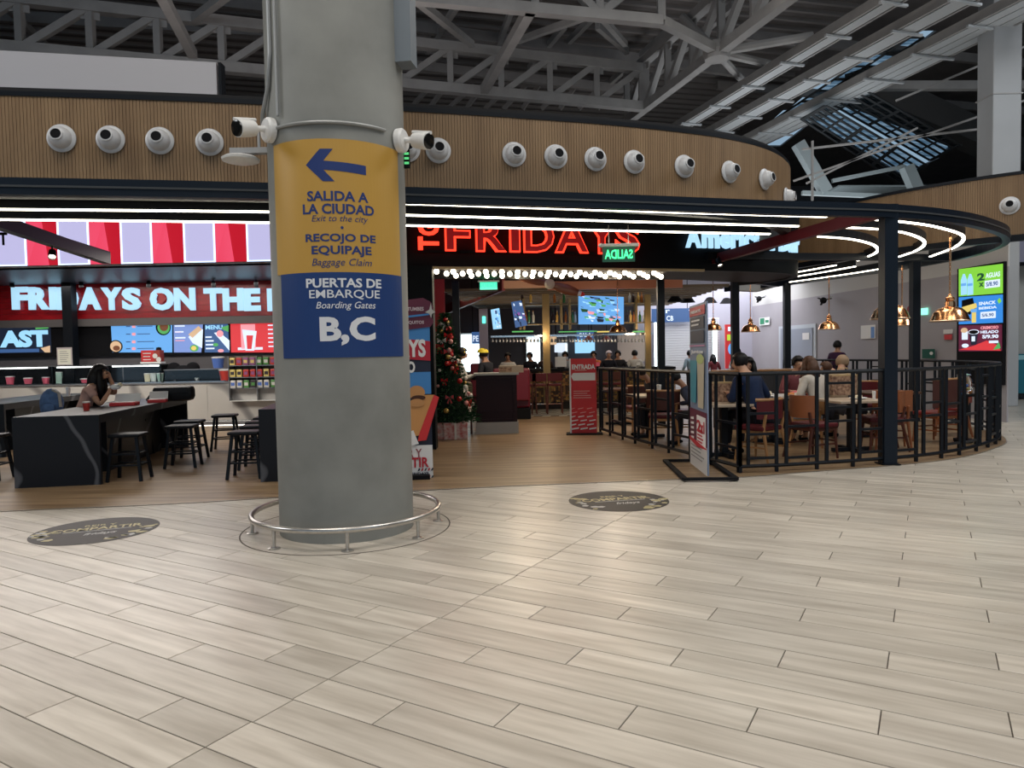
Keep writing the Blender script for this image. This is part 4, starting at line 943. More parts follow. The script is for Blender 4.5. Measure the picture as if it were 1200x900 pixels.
# shutter area
sh = thing('roller_shutter', 'white roller shutter with a navy sign over it at the back', 'shutter', (0, 24.6, 0)); a, b = aty(774, 430, 24.6), aty(843, 430, 24.6)
zt = aty(800, 374, 24.6).z; z = .05
while z < zt: obj('slat', box(B(), a.x, -.02, z, b.x, .02, z+.075, bev=.008), mat('shutter_white', (.62, .64, .68), .5), sh); z += .085
sb = board('navy board with white symbols above the roller shutter', 764, 361, 813, 378, 24.3, scn, None, hang=True); S2 = PP(sb); S2.T('lettering', w1, 'CB', 781, 370, 789, 376, 2); S2.T('symbol', w1, 'T', 807, 363, 811, 368, 2); S2.T('symbol', w1, 'r', 780, 363, 785, 367, 2)
for i, px in enumerate((769.5, 838)):
    p = aty(px, 418, 24.4); t = thing('light_column', 'vertical white light tube %s of the roller shutter' % ('left' if i == 0 else 'right'), 'light', (p.x, 24.4, 0)); obj('tube', box(B(), -.06, -.03, .5, .06, .03, aty(px, 378, 24.4).z), glow('cool_tube', (.85, 1, 1), 4), t); obj('channel', box(B(), -.09, .03, 0, .09, .06, aty(px, 377, 24.4).z), chrome, t)
cb = board('tall red advertising board beside the second dining post', 850, 380, 862, 432, 24, redp); S3 = PP(cb); S3.R('patch', w1, 853, 383, 862, 388, 2); S3.R('patch', glow('lime', (.5, .7, .05), .8), 852, 392, 862, 399, 2); S3.E('patch', scb, 858, 409, 5, 7, 2)
for i, (x0, x1) in enumerate(((785, 797), (800, 812), (826, 838), (845, 858))):
    p = aty((x0+x1)/2, 354+i*.5, 20+i); t = thing('ceiling_spotlight', ['first', 'second', 'third', 'fourth'][i]+' dark ceiling spotlight from the left above the roller shutter', 'spotlight', p); obj('shade', lathe(B(), [(.22, -.0), (.1, .16), (.04, .18)], 16), blackmat, t); obj('lamp', lathe(B(), [(.12, .01), (.12, .02)], 12), glow('soft_lamp', (1, .95, .85), 6), t)
hb = thing('white_overhead_panel', 'pale rounded bulkhead hanging left of the back dining post', 'bulkhead', (0, 0, 0)); q = [aty(*v, 19) for v in ((866, 316), (908, 321), (925, 328), (918, 334), (893, 341), (866, 340))]
obj('panel', (lambda bm: (lambda lo, hi: ([bm.faces.new(lo), bm.faces.new(hi[::-1])] + [bm.faces.new((lo[k], hi[k], hi[(k+1)%6], lo[(k+1)%6])) for k in range(6)]) and bm)([bm.verts.new(v) for v in q], [bm.verts.new(v+Vector((0, .4, 0))) for v in q]))(B()), mat('bulkhead_grey', (.35, .36, .36), .6), hb)
obj('seam', bar(B(), aty(866, 330, 18.97), aty(921, 329, 18.97), .02), MT['grey_bracket'], hb)

# ------------------------------------------------------------------ right hand wall
WA = math.atan2(15-21.75, 9.35-8.7)
door = thing('door_1', None, None, (8.72, 21.5, 0), WA); door['kind'] = 'structure'; D_ = PP(door)
D_.R('frame', mat('door_frame', (.5, .55, .6), .5), 914, 381, 957, 470, 1, .03); D_.R('door_leaf', mat('door_blue_grey', (.3, .34, .42), .5), 917, 385, 928, 470, 10, .02); D_.R('door_leaf', MT['door_blue_grey'], 929, 385, 954, 470, 10, .02)
D_.R('notice', print_white, 943, 390, 951, 398, 17, .004)
wm = thing('notice_sheet', 'white notice sheet on the lavender wall left of the front post', 'notice', (9.0, 18.4, 1.7), WA); W_ = PP(wm); W_.R('sheet', print_white, 1009, 381, 1026, 397, 1); W_.R('print', mat('blue_print', (.1, .25, .6), .5), 1021, 383, 1025, 396, 2)
wm = thing('safety_sign', 'green and white safety sign high on the lavender wall', 'sign', (8.4, 24.3, 2.2), WA); W_ = PP(wm); W_.R('plate', print_white, 890, 372, 902, 381, 1); W_.R('symbol', mat('sign_green', (.02, .25, .12), .5), 891, 373, 896, 380, 2); W_.R('symbol', MT['sign_green'], 897, 375, 901, 378, 2)
wm = thing('green_exit_light', 'small glowing green exit light on the wall beside the back dining post', 'sign', (9.2, 16.3, 2), WA); W_ = PP(wm); W_.R('light', glow('mint_light', (.25, .85, .6), 1.6), 1080, 361, 1088, 369, 3)
wm = thing('alarm_bell', 'dark red alarm sounder left of the green exit light', 'alarm', (9.15, 16.8, 2), WA); W_ = PP(wm); W_.E('cover', mat('alarm_red', (.25, .01, .02), .4), 1068, 362, 4, 4, 6)
wm = thing('green_notice', 'dark green notice low on the wall beside the advertising screens', 'notice', (9.2, 16.0, 1), WA); W_ = PP(wm); W_.R('plate', mat('dark_green', (.01, .1, .07), .5), 1081, 409, 1096, 420, 2); W_.E('mark', print_white, 1092, 414, 2, 2, 3)
wm = thing('red_white_notice', 'small red and white notice left of the advertising screens', 'notice', (9.3, 15.3, 1.3), WA); W_ = PP(wm); W_.R('sheet', print_white, 1106, 386, 1117, 391, 2); W_.R('print', redp, 1107, 392, 1116, 398, 2)
for i, (px, py) in enumerate(((898, 350), (975, 352))):
    t = thing('wall_fan', 'dark bracket fan on the lavender wall %s' % ('left of the door' if i == 0 else 'right of the door above a copper lamp'), 'fan', (8.4, 24.3, 3) if i == 0 else (8.85, 19.6, 3), WA); c = inpl(px, py, t); o = Vector((c[0], -.25, c[1]))
    obj('hub', ball(B(), o, .09), blackmat, t); 
    for k in range(3): a_ = 2*pi*k/3+.2; obj('blade', bar(B(), o, o+Vector((cos(a_)*.4, 0, sin(a_)*.12)), .06, .02), blackmat, t)
    obj('bracket', bar(B(), (c[0], 0, c[1]+.1), o, .04), MT['grey_bracket'], t)
ad = thing('advert_screens', 'three stacked advertising screens, green, blue and maroon, on the wall end', 'screens', (9.44, 14.1, 1.4), WA); S_ = PP(ad)
S_.R('cabinet', blackmat, 1124, 311, 1180, 450, 0, .06)
def Q(m, x0, y0, x1, y1, sl, layer, name='screen'): return S_.P(name, m, [(x0, y0+sl*(x1-x0)/53), (x1, y0), (x1, y1), (x0, y1+sl*(x1-x0)/53*.6)], layer)
limeg = G_('screen_lime', (.22, .62, .05), .95); adb = G_('screen_azure', (.03, .25, .75), .9); adm = G_('screen_maroon', (.12, .01, .04), .8)
Q(limeg, 1127, 309, 1179, 343.5, 6.5, 16); Q(adb, 1127, 345, 1179, 378, 3.5, 16); Q(adm, 1127, 380, 1178, 411, 1.5, 16)
for x in (1133.5, 1141): S_.P('bottle_picture', lt, [(x-1, 321), (x+1, 321), (x+3.4, 328), (x+3.4, 345), (x-3.4, 346), (x-3.4, 328)], 18); S_.R('bottle_label', scb, x-3, 332, x+3, 335, 20)
S_.T('lettering', MT['sign_green'], '2', 1149, 320, 1158, 329, 18, .04); S_.T('lettering', MT['sign_green'], 'x', 1151, 331, 1157, 336, 18, .03); S_.T('lettering', w1, 'AGUAS', 1159, 319, 1176, 325, 18); S_.R('price_tag', w1, 1158, 328, 1176, 337, 18); S_.T('lettering', scn, 'S/8.90', 1160, 330, 1174, 335, 20)
S_.P('snack_picture', blackmat, [(1131, 352), (1144, 349), (1147, 362), (1140, 369), (1131, 362)], 18); S_.P('snack_picture', yl, [(1131, 360), (1148, 355), (1149, 360), (1138, 366)], 19); S_.R('snack_picture', yl, 1143, 365, 1148, 378, 19); S_.R('snack_picture', scb, 1142, 362, 1149, 366, 20)
S_.T('lettering', w1, 'SNACK', 1151, 353, 1171, 357, 18, .03); S_.T('lettering', w1, 'BEBIDA', 1151, 359, 1172, 362, 18, .03); S_.P('spark', limeg, [(1173, 352), (1176, 349), (1178, 353), (1175, 356)], 19); S_.R('price_tag', w1, 1153, 365, 1171, 373, 18); S_.T('lettering', scn, 'S/6.90', 1155, 367, 1169, 371, 20)
S_.R('food_picture', w1, 1131, 388, 1138, 398, 18); S_.E('food_picture', cr, 1134, 387, 4, 3, 19); S_.E('cup_picture', w1, 1145, 389, 6.5, 3, 18); S_.E('cup_picture', blackmat, 1145, 389, 5.5, 2.2, 19); S_.P('cup_picture', dk, [(1140, 391), (1150, 391), (1148, 404), (1142, 404)], 18); S_.R('cup_picture', w1, 1143, 394, 1147, 400, 20)
S_.P('berry_picture', scr_r, [(1127, 410), (1145, 405), (1160, 399), (1172, 404), (1177, 411)], 17); S_.P('leaf_picture', grn, [(1168, 410), (1175, 401), (1177, 408)], 19); S_.T('lettering', pk, 'CREMOSO', 1153, 382, 1174, 385.5, 18, .03); S_.T('lettering', w1, 'HELADO', 1153, 387, 1174, 390.5, 18, .04); S_.T('lettering', w1, 'S/9.90', 1155, 392, 1174, 396.5, 18, .04); S_.R('price_tag', w1, 1163, 399, 1174, 402, 18); S_.E('food_picture', w1, 1135, 405, 4, 2.4, 18)
hc = thing('grey_pillar', 'pale grey square pillar at the right edge beyond the screens', 'pillar', (aty(1194, 420, 20).x, 20, 0)); obj('shaft', box(B(), -.36, 0, .35, .5, .5, 3.75), mat('grey_plaster', (.42, .42, .4), .7, var=.08, scale=1.5), hc); obj('base', box(B(), -.37, -.01, 0, .51, .51, .35), mat('pillar_base', (.2, .2, .2), .5), hc)
sf = board('black framed shop window above the grey pillar', 1183, 272, 1290, 312, 19.5, mat('shop_lilac', (.3, .29, .38), .3), None, None, 'shop_fascia', 'window'); 
for z in (.0, .9): obj('frame_rail', box(B(), -1.3, -.05, z, 1.3, 0, z+.1), blackmat, sf)
tk = board('teal machine standing at the right edge of the picture', 1190, 414, 1240, 461, 19.2, mat('teal_cabinet', (.02, .16, .22), .4), None, None, 'teal_machine', 'machine', .6); obj('top_panel', box(B(), -.5, -.01, .9, .5, 0, 1.02), mat('teal_light', (.3, .55, .6), .4), tk)
struct('trim_4', box(B(), 11.5, 13.9, -.004, 20, 14.5, .004), mat('teal_floor_strip', (.1, .3, .38), .5))
# ------------------------------------------------------------------ dining railing
RL = [Vector(p) for p in [(1.62, 13.25), (1.93, 11.75), (2.3, 10.3), (2.74, 8.62)]]
RF = [Vector(p) for p in [(2.74, 8.62), (3.45, 8.72), (4.65, 9.03), (5.4, 9.31), (6.15, 9.76), (6.85, 10.33), (7.5, 11.02), (8.0, 11.9), (8.3, 13.0), (8.34, 14.3), (8.08, 15.8), (7.7, 17.4), (7.2, 19)]]
rl = thing('dining_railing', 'black metal railing curving round the dining terrace', 'railing', (0, 0, 0))
def rail(pts, seq, cycle):
    cv = catmull(pts, 6)
    for nm, z, w in (('top_rail', 1.2, .045), ('bottom_rail', .085, .04)):
        obj(nm, tube(B(), [(p.x, p.y, z) for p in cv], w*.6, 6), black, rl)
    acc = 0; pos = []; L = sum((b-a).length for a, b in zip(cv, cv[1:]))
    def at(s):
        t = 0
        for a, b in zip(cv, cv[1:]):
            l = (b-a).length
            if t+l >= s: return a+(b-a)*((s-t)/l)
            t += l
        return cv[-1]
    s_ = 0; i = 0; ups = [0]
    while s_ < L: s_ += seq[i % len(seq)]; ups.append(min(s_, L)); i += 1
    for k, u in enumerate(ups):
        p = at(u); foot = k % 2 == 0
        obj('upright', box(B(), p.x-.018, p.y-.018, .008 if foot else .085, p.x+.018, p.y+.018, 1.2), black, rl)
        if k+1 < len(ups):
            q = at(ups[k+1]); rg = cycle[k % len(cycle)] if seq[k % len(seq)] > .25 else ((.55,) if k % 4 == 1 else ())
            for z in rg: obj('rung', bar(B(), (p.x, p.y, z), (q.x, q.y, z), .03), black, rl)
rail(RF, (.1, .36, .13, .42, .14, .38), [(), (.72, .47, .18), (), (.55, .17), (), (1.06, .76, .59)])
rail(RL, (.12, .42, .14, .5), [(), (.78, .4), (), (.6, .3)])
# ------------------------------------------------------------------ stools and black tables
stool = thing('bar_stool', '', 'stool', (0, 0, 0), 0, 'black bar stools at the black counter tables')
bm = B(); box(bm, -.19, -.16, .545, .19, .16, .59, bev=.018); obj('seat', bm, black, stool)
for sx in (-1, 1):
    for sy in (-1, 1): obj('leg', bar(B(), (sx*.14, sy*.11, .55), (sx*.2, sy*.17, 0), .035), black, stool)
for z, f in ((.2, .175), (.34, .163)):
    g = f*.82
    for s_ in (-1, 1):
        obj('stretcher', bar(B(), (-f, s_*g, z), (f, s_*g, z), .02), black, stool); obj('stretcher', bar(B(), (s_*f, -g, z), (s_*f, g, z), .02), black, stool)
STL = [(-4.83, 8.98, 'nearest black stool right of the big black counter table', .1), (-4.62, 10.0, 'second black stool along the right side of the big black counter table', .15), (-4.85, 10.75, 'third black stool along the right side of the big black counter table', .1), (-4.72, 11.75, 'farthest black stool, between the big black table and the marble counter', .2),
 (-3.36, 9.0, 'nearest stool of the row close to the column', .1), (-3.5, 9.75, 'second stool of the row close to the column', .1), (-3.66, 10.4, 'third stool of the row close to the column', .1), (-3.8, 11.1, 'farthest stool of the row close to the column', .1),
 (-6.75, 9.2, 'black stool cut by the left edge in front of the big table', .1), (-6.95, 10.5, 'black stool at the left edge behind the nearer stool', .15), (-5.95, 11.3, 'black stool under the seated woman', .2)]
for i, (x, y, lab, a) in enumerate(STL):
    if i == 0: stool.location = (x, y, .006); stool.rotation_euler = (0, 0, a); stool['label'] = lab
    else: dup(stool, (x, y, .006), a, lab)
bmar = mat('black_marble', (.008, .009, .013), .38, var=.2, scale=2, spec=.3)
nt_m = bmar.node_tree; b_ = nt_m.nodes['Principled BSDF']
wv = nd(nt_m, 'ShaderNodeTexWave'); wv.inputs['Scale'].default_value = .5; wv.inputs['Distortion'].default_value = 7; wv.inputs['Detail'].default_value = 3
tc = nd(nt_m, 'ShaderNodeTexCoord'); mpx = nd(nt_m, 'ShaderNodeMapping'); mpx.inputs['Rotation'].default_value = (0, .5, .5); nt_m.links.new(tc.outputs['Object'], mpx.inputs[0]); nt_m.links.new(mpx.outputs[0], wv.inputs['Vector'])
rp = nd(nt_m, 'ShaderNodeValToRGB'); rp.color_ramp.elements[0].position = 0; rp.color_ramp.elements[0].color = (.09, .095, .11, 1); rp.color_ramp.elements[1].position = .03; rp.color_ramp.elements[1].color = (.006, .007, .011, 1)
nt_m.links.new(wv.outputs['Fac'], rp.inputs[0]); nt_m.links.new(rp.outputs[0], b_.inputs['Base Color'])
def ctable(label, x, y, w, L, a, h=.85):
    t = thing('counter_table', label, 'table', (x, y, .006), a)
    obj('table_top', box(B(), 0, 0, h-.1, w, L, h), bmar, t); obj('end_panel', box(B(), 0, 0, 0, w, .05, h-.1), bmar, t); obj('end_panel', box(B(), 0, L-.05, 0, w, L, h-.1), bmar, t)
    obj('middle_panel', box(B(), w*.35, L*.3, 0, w*.65, L*.9, h-.1), bmar, t)
ctable('big black marble counter table where the woman sits', -5.95, 8.5, .96, 3.7, math.radians(9))
ctable('black marble counter table cut by the left edge of the picture', -9.05, 11.2, 1.0, 3.5, math.radians(9))
ctable('black marble counter table half hidden behind the column', -3.06, 8.62, .96, 2.9, math.radians(9), .88)

# ------------------------------------------------------------------ dining chairs and tables
burg = mat('burgundy_seat', (.1, .014, .018), .4); oakc = mat('chair_oak', (.36, .18, .07), .45, var=.15, scale=6, stretch=(4, 4, .6)); dkw = mat('chair_dark_wood', (.09, .03, .02), .4); orw = mat('chair_orange_wood', (.27, .09, .035), .4, var=.12, scale=5)
def make_chair(label, x, y, a, back, legm, backm, seatm=burg, bh=(.56, .86), group=None):
    """faces local +y; back at -y"""
    t = thing('dining_chair', label, 'chair', (x, y, .006), a, group)
    bm = B(); box(bm, -.23, -.21, .42, .23, .24, .485, bev=.02); obj('seat', bm, seatm, t)
    pts = [(.27*sin(q), -.23-.06*cos(q*1.0)+.1*(abs(sin(q))**2)*1.1) for q in [math.radians(d) for d in range(-75, 76, 15)]]
    bm = wall_strip(B(), pts, bh[0], bh[1], .04); obj('backrest', bm, backm, t, smooth=True)
    if back == 'leather': obj('back_edge', tube(B(), [(p[0], p[1]+.02, bh[1]) for p in pts], .022, 8), oakc, t, smooth=True)
    for s_ in (-1, 1):
        obj('leg', tube(B(), [(s_*.19, .2, .43), (s_*.22, .23, 0)], [.022, .015], 8), legm, t, smooth=True)
        obj('leg', tube(B(), [(s_*.2, -.24, bh[0]+.08), (s_*.19, -.19, .45), (s_*.23, -.29, 0)], [.018, .024, .015], 8), legm, t, smooth=True)
        obj('stretcher', bar(B(), (s_*.205, -.22, .2), (s_*.205, .21, .2), .022), legm, t)
    obj('stretcher', bar(B(), (-.2, .2, .24), (.2, .2, .24), .022), legm, t); obj('seat_frame', box(B(), -.21, -.2, .38, .21, .22, .42), legm, t)
    return t
def table(label, x, y, w, d, m, h=.75, a=0, group=None):
    t = thing('dining_table', label, 'table', (x, y, .006), a, group)
    bm = B(); box(bm, -w/2, -d/2, h-.035, w/2, d/2, h, bev=.006); obj('table_top', bm, m, t)
    obj('pedestal', box(B(), -.045, -.045, .05, .045, .045, h-.035), black, t)
    fb = B(); bar(fb, (-w*.38, 0, .035), (w*.38, 0, .035), .07, .05); bar(fb, (0, -d*.38, .035), (0, d*.38, .035), .07, .05); obj('foot_cross', fb, black, t)
    return t
ttop = mat('pale_table_top', (.5, .4, .3), .35, var=.1, scale=5); dtop = mat('dark_table_top', (.1, .045, .025), .3); wtop = mat('white_table_top', (.62, .6, .56), .3)
table('small pale topped table in front of the man in navy', 2.95, 10.0, .6, .7, ttop, a=.1)
table('pale topped dining table left of the front post with a black pedestal', 4.85, 10.25, .75, .75, ttop, a=.1)
table('white topped dining table covered with plates behind the man in navy', 4.15, 11.42, .9, .8, wtop, a=.1)
table('wood topped dining table behind the left side railing', 2.35, 12.3, .7, .7, ttop, a=.2)
table('dark wood dining table right of the front post', 6.1, 11.9, .9, .9, dtop, a=.3)
table('small round looking black table carrying the sweet jar', 6.9, 10.95, .38, .38, blackmat, a=.3)
table('dark dining table far behind near the left railing end', 2.2, 14.6, .8, .8, dtop)
table('dark dining table behind the white topped table', 5.3, 14.2, .8, .8, dtop, a=.2)
make_chair('burgundy leather backed oak chair of the man in navy', 3.3, 9.55, math.radians(35), 'leather', oakc, burg, bh=(.58, .83))
make_chair('chair with an orange wood back and burgundy seat left of the front post', 4.08, 9.75, math.radians(-68), 'wood', dkw, orw)
make_chair('chair with burgundy seat half hidden behind the front post', 5.35, 10.35, math.radians(80), 'wood', dkw, orw)
make_chair('orange wood backed chair immediately right of the front post', 5.55, 10.5, math.radians(-20), 'wood', orw, orw)
make_chair('tall brown backed chair with a bright red seat near the sweet jar', 6.55, 11.05, math.radians(20), 'leather', orw, mat('brown_leather', (.08, .03, .025), .4), mat('bright_burgundy', (.22, .025, .022), .35), (.55, .98))
make_chair('red seated chair behind the sweet jar table', 7.3, 11.9, math.radians(60), 'leather', orw, MT['bright_burgundy'], MT['bright_burgundy'], (.55, .85))
make_chair('grey cushioned oak chair of the woman in white', 4.5, 10.95, math.radians(-25), 'wood', oakc, oakc, mat('grey_cushion', (.25, .26, .28), .8), (.5, .7))
make_chair('dark mesh backed chair behind the left side railing', 2.42, 11.5, math.radians(-10), 'leather', oakc, MT['brown_leather'])
make_chair('dark backed chair farther along the left side railing', 2.35, 13.3, math.radians(10), 'leather', oakc, MT['brown_leather'])
make_chair('dark chair right of the wood topped table by the left railing', 2.95, 12.3, math.radians(60), 'leather', oakc, dkw)
make_chair('burgundy chair at the far dark table', 5.5, 13.4, 0, 'leather', dkw, burg)
make_chair('burgundy chair by the back railing behind the dark wood table', 6.4, 12.9, pi, 'leather', orw, burg)
# low box planter / service cabinet pieces behind the railing
sc_ = thing('service_cabinet', 'dark service cabinet with a pale wood top behind the man in navy', 'cabinet', (4.7, 13.3, .006)); obj('body', box(B(), -.85, 0, 0, .7, .45, 1.08), mat('cabinet_dark', (.04, .04, .045), .5), sc_); obj('top', box(B(), -.87, -.02, 1.08, .72, .47, 1.11), oakc, sc_)
for k in range(3): obj('door', box(B(), -.82+.5*k, -.015, .06, -.35+.5*k, 0, 1.02), MT['cabinet_dark'], sc_)
jr = thing('sweet_jar', 'big glass jar of coloured sweets on the small black table', 'jar', (6.9, 10.95, .757))
obj('glass', lathe(B(), [(.1, 0), (.12, .03), (.12, .2), (.09, .25), (.09, .27)], 20), glass, jr, smooth=True); obj('lid', lathe(B(), [(.1, .27), (.1, .29), (.03, .31)], 20), chrome, jr)
for k in range(26):
    a_ = random.uniform(0, 6.3); r_ = random.uniform(0, .085); obj('sweet', ball(B(), (r_*cos(a_), r_*sin(a_), .035+.0065*k), .026, seg=6), [foodr[4], packc[2], packc[1], packc[5], packc[6]][k % 5], jr)
# things on the tables
def plate(label, x, y, z, r, fm):
    t = thing('plate', label, 'plate', (x, y, z)); obj('dish', lathe(B(), [(r*.5, 0), (r, .018), (r*.97, .022), (r*.5, .008)], 20), print_white, t, smooth=True); bm = B(); ball(bm, (0, 0, .03), r*.5, (1, 1, .5), 8); ball(bm, (r*.3, r*.1, .04), r*.25, (1, 1, .8), 8); obj('food', bm, fm, t)
for i, (x, y, nm) in enumerate(((3.95, 11.1, 'left front'), (4.3, 11.05, 'middle front'), (4.5, 11.4, 'right rear'), (4.1, 11.5, 'left rear'))): plate('white plate of food at the %s of the white topped table' % nm, x, y, .757, .13, foodr[(2, 4, 0, 2)[i]])
plate('white plate on the pale table left of the front post', 4.95, 10.25, .757, .12, foodr[2]); plate('white plate on the dark table right of the front post', 6.2, 11.8, .757, .14, foodr[4])
cup('tall white cup on the white topped table', 4.45, 10.98, .757, .05, .26, white); cup('small red drink glass on the white topped table', 4.62, 11.15, .757, .035, .14, packc[2]); cup('clear salt pot on the pale table beside the front post', 5.1, 10.1, .757, .025, .1, white)
cup('drink cup on the wood topped table by the left railing', 2.5, 12.2, .757, .04, .15, white); cup('brown cup on the pale table of the man in navy', 3.12, 10.1, .757, .035, .12, foodr[2])
def pbag(label, x, y, z, w, d, h, m, a=0, cat='bag', handles=True):
    t = thing('patterned_bag', label, cat, (x, y, z), a); bm = B(); v = [bm.verts.new(c) for c in ((-w/2,-d/2,0),(w/2,-d/2,0),(w/2,d/2,0),(-w/2,d/2,0),(-w*.56,-d*.35,h),(w*.56,-d*.35,h*.97),(w*.54,d*.35,h),(-w*.54,d*.35,h))]
    for q in ((3,2,1,0),(4,5,6,7),(0,1,5,4),(1,2,6,5),(2,3,7,6),(3,0,4,7)): bm.faces.new([v[i] for i in q])
    obj('body', bm, m, t); obj('top_band', box(B(), -w*.55, -d*.36-.004, h-.02, w*.55, d*.36, h+.004), mat('bag_band', (.5, .35, .18), .6), t)
    if handles: obj('handle', tube(B(), [(-w*.2, 0, h), (-w*.18, 0, h+.1), (w*.18, 0, h+.1), (w*.2, 0, h)], .01, 6), MT['bag_band'], t)
patt = mat('brown_pattern', (.1, .04, .03), .6, scale=22, col2=(.5, .33, .22))
pbag('brown patterned shopping bag on the pale table of the man in navy', 2.98, 10.25, .757, .28, .14, .28, patt)
pbag('brown patterned shopping bag hanging behind the woman in white', 4.95, 10.72, .79, .36, .12, .3, patt, .1)

# ------------------------------------------------------------------ pendants
pd0 = thing('pendant_lamp', 'large copper pendant lamp in front of the advertising screens', 'lamp', (0, 0, 0), 0, 'copper pendant lamps')
obj('shade', lathe(B(), [(.27, 0), (.275, .012), (.26, .04), (.225, .13), (.16, .195), (.075, .225), (.068, .225), (.15, .188), (.215, .125), (.25, .03)], 36), copper, pd0, smooth=True)
obj('rim', lathe(B(), [(.272, -.004), (.282, .006), (.272, .016), (.262, .006)], 36), mat('pale_copper_rim', (.8, .6, .42), .3, .8), pd0)
obj('neck', lathe(B(), [(.075, .22), (.07, .3), (.05, .31), (.062, .33), (.062, .36), (.03, .38), (.015, .42)], 20), copper, pd0, smooth=True)
obj('bulb', ball(B(), (0, 0, .09), .05, seg=10), glow('pendant_bulb', (1, .8, .5), 6), pd0)
def chain(L):
    bm = B(); z = .41; k = 0
    while z < L:
        for s_ in (-1, 1):
            o = (.011*s_, 0) if k % 2 else (0, .011*s_); bar(bm, (o[0], o[1], z), (o[0], o[1], z+.045), .009)
        bar(bm, (-.013 if k % 2 else 0, 0 if k % 2 else -.013, z+.045), (.013 if k % 2 else 0, 0 if k % 2 else .013, z+.045), .009); z += .036; k += 1
    return bm
def pend(label, px, py, diam_px, top_z, rim=None):
    Y = .55*FPX/diam_px; p = aty(px, py, Y)
    return p, top_z-p.z
PD = [('large copper pendant lamp in front of the advertising screens', 1113, 376.5, 42), ('copper pendant lamp half hidden by the front post, higher one', 1043, 374, 42), ('copper pendant lamp half hidden by the front post, lower one behind', 1057, 382, 31), ('copper pendant lamp above the purple dressed woman', 971.5, 386, 24), ('copper pendant lamp between the two back dining posts', 879.5, 389, 22), ('copper pendant lamp in front of the bar television', 724, 389.5, 28), ('copper pendant lamp mostly hidden behind the upright banner on the terrace', 836, 387, 20)]
CH = {}
for i, (lab, px, py, dm) in enumerate(PD):
    ls = {3: .85, 4: .82, 5: .74, 6: .69}.get(i, 1); Y = .55*FPX/dm*(ls if i != 5 else 1); p = aty(px, py, Y); tz = 3.15 if i != 5 else 3.3
    if i == 0: r = pd0; r.location = p
    else:
        r = dup(pd0, p, 0, lab, scale=ls)
    c_ = obj('chain', chain((tz-p.z)/ls), copper, None, loc=(0,0,0)); c_.parent = r     # chain length differs per lamp
# ------------------------------------------------------------------ banners, podium, sign stand
b1 = thing('roll_up_banner', 'tall printed banner with a burger beside the right rim of the column', 'banner', (-1.16, 8.72, .006), math.radians(8)); H_ = Panel(b1)
navyp = mat('banner_navy', (.03, .035, .06), .5); skyp = mat('banner_sky', (.06, .25, .6), .5); mar = mat('banner_maroon', (.12, .02, .05), .5); bred = mat('banner_red', (.5, .02, .04), .5)
Z = lambda y: aty(492, y, 8.68).z-.006
XL = lambda px: inpl(px, 450, b1)[0]
obj('foot', box(B(), -.45, -.16, 0, XL(501), .14, .05), blackmat, b1)
H_.rect('board', navyp, -.6, Z(562), XL(505), Z(352), 0, .02)
H_.rect('print', skyp, -.6, Z(412), XL(505), Z(383), 6); H_.rect('print', skyp, -.6, Z(462), XL(505), Z(436), 6)
H_.poly('print', bred, [(-.6, Z(392)), (XL(505), Z(400)), (XL(505), Z(423)), (-.6, Z(416))], 7)
H_.txt('lettering', print_white, "FRIDAYS", XL(465), Z(408), XL(500)-XL(430), Z(397)-Z(418), 9, .04); H_.txt('lettering', print_white, 'TO GO', XL(468), Z(430), XL(486)-XL(448), .14, 9, .04)
H_.rect('print', print_white, -.6, Z(563), XL(505), Z(522), 6)
H_.txt('lettering', mat('banner_grey_ink', (.3, .1, .12), .5), 'REIR Y', XL(477), Z(531), XL(491)-XL(460), Z(526)-Z(536), 8, .02); H_.txt('lettering', bred, 'COMPARTIR', XL(463), Z(542), XL(500)-XL(425), Z(536)-Z(548), 8, .03)
for k in range(5):
    x = XL(484)+.03+.04*k; 
    for yy in (550, 559): H_.poly('stripe', bred if k % 2 else navyp, [(x, Z(yy+2)), (x+.02, Z(yy+2)), (x+.035, Z(yy-1)), (x+.015, Z(yy-1))], 8)
H_.txt('lettering', navyp, 'FRIDAYS', XL(490), Z(555), XL(498)-XL(478), .03, 8, .02)
# shaped top arrows
for yy, t in ((362, 'TUMBES'), (378, 'IQUITOS')):
    H_.poly('arrow_sign', mar, [(-.5, Z(yy+13)), (XL(506), Z(yy+5)), (XL(510), Z(yy-1)), (XL(507), Z(yy-8)), (XL(498), Z(yy-13)), (-.5, Z(yy-6))], 8 if yy == 362 else 7, .012)
    H_.txt('lettering', mat('banner_pale_ink', (.6, .5, .55), .5), t, XL(489), Z(yy), XL(499)-XL(480), .045, 13, .03)
H_.poly('print', skyp, [(-.5, Z(377)), (XL(507), Z(369)), (XL(507), Z(367)), (-.5, Z(374))], 12)
H_.poly('plane_mark', mat('star_grey', (.5, .5, .5), .5), [(XL(500), Z(366)), (XL(505), Z(363)), (XL(507), Z(355)), (XL(508), Z(363)), (XL(512), Z(366)), (XL(508), Z(368)), (XL(507), Z(373)), (XL(505), Z(368))], 15)
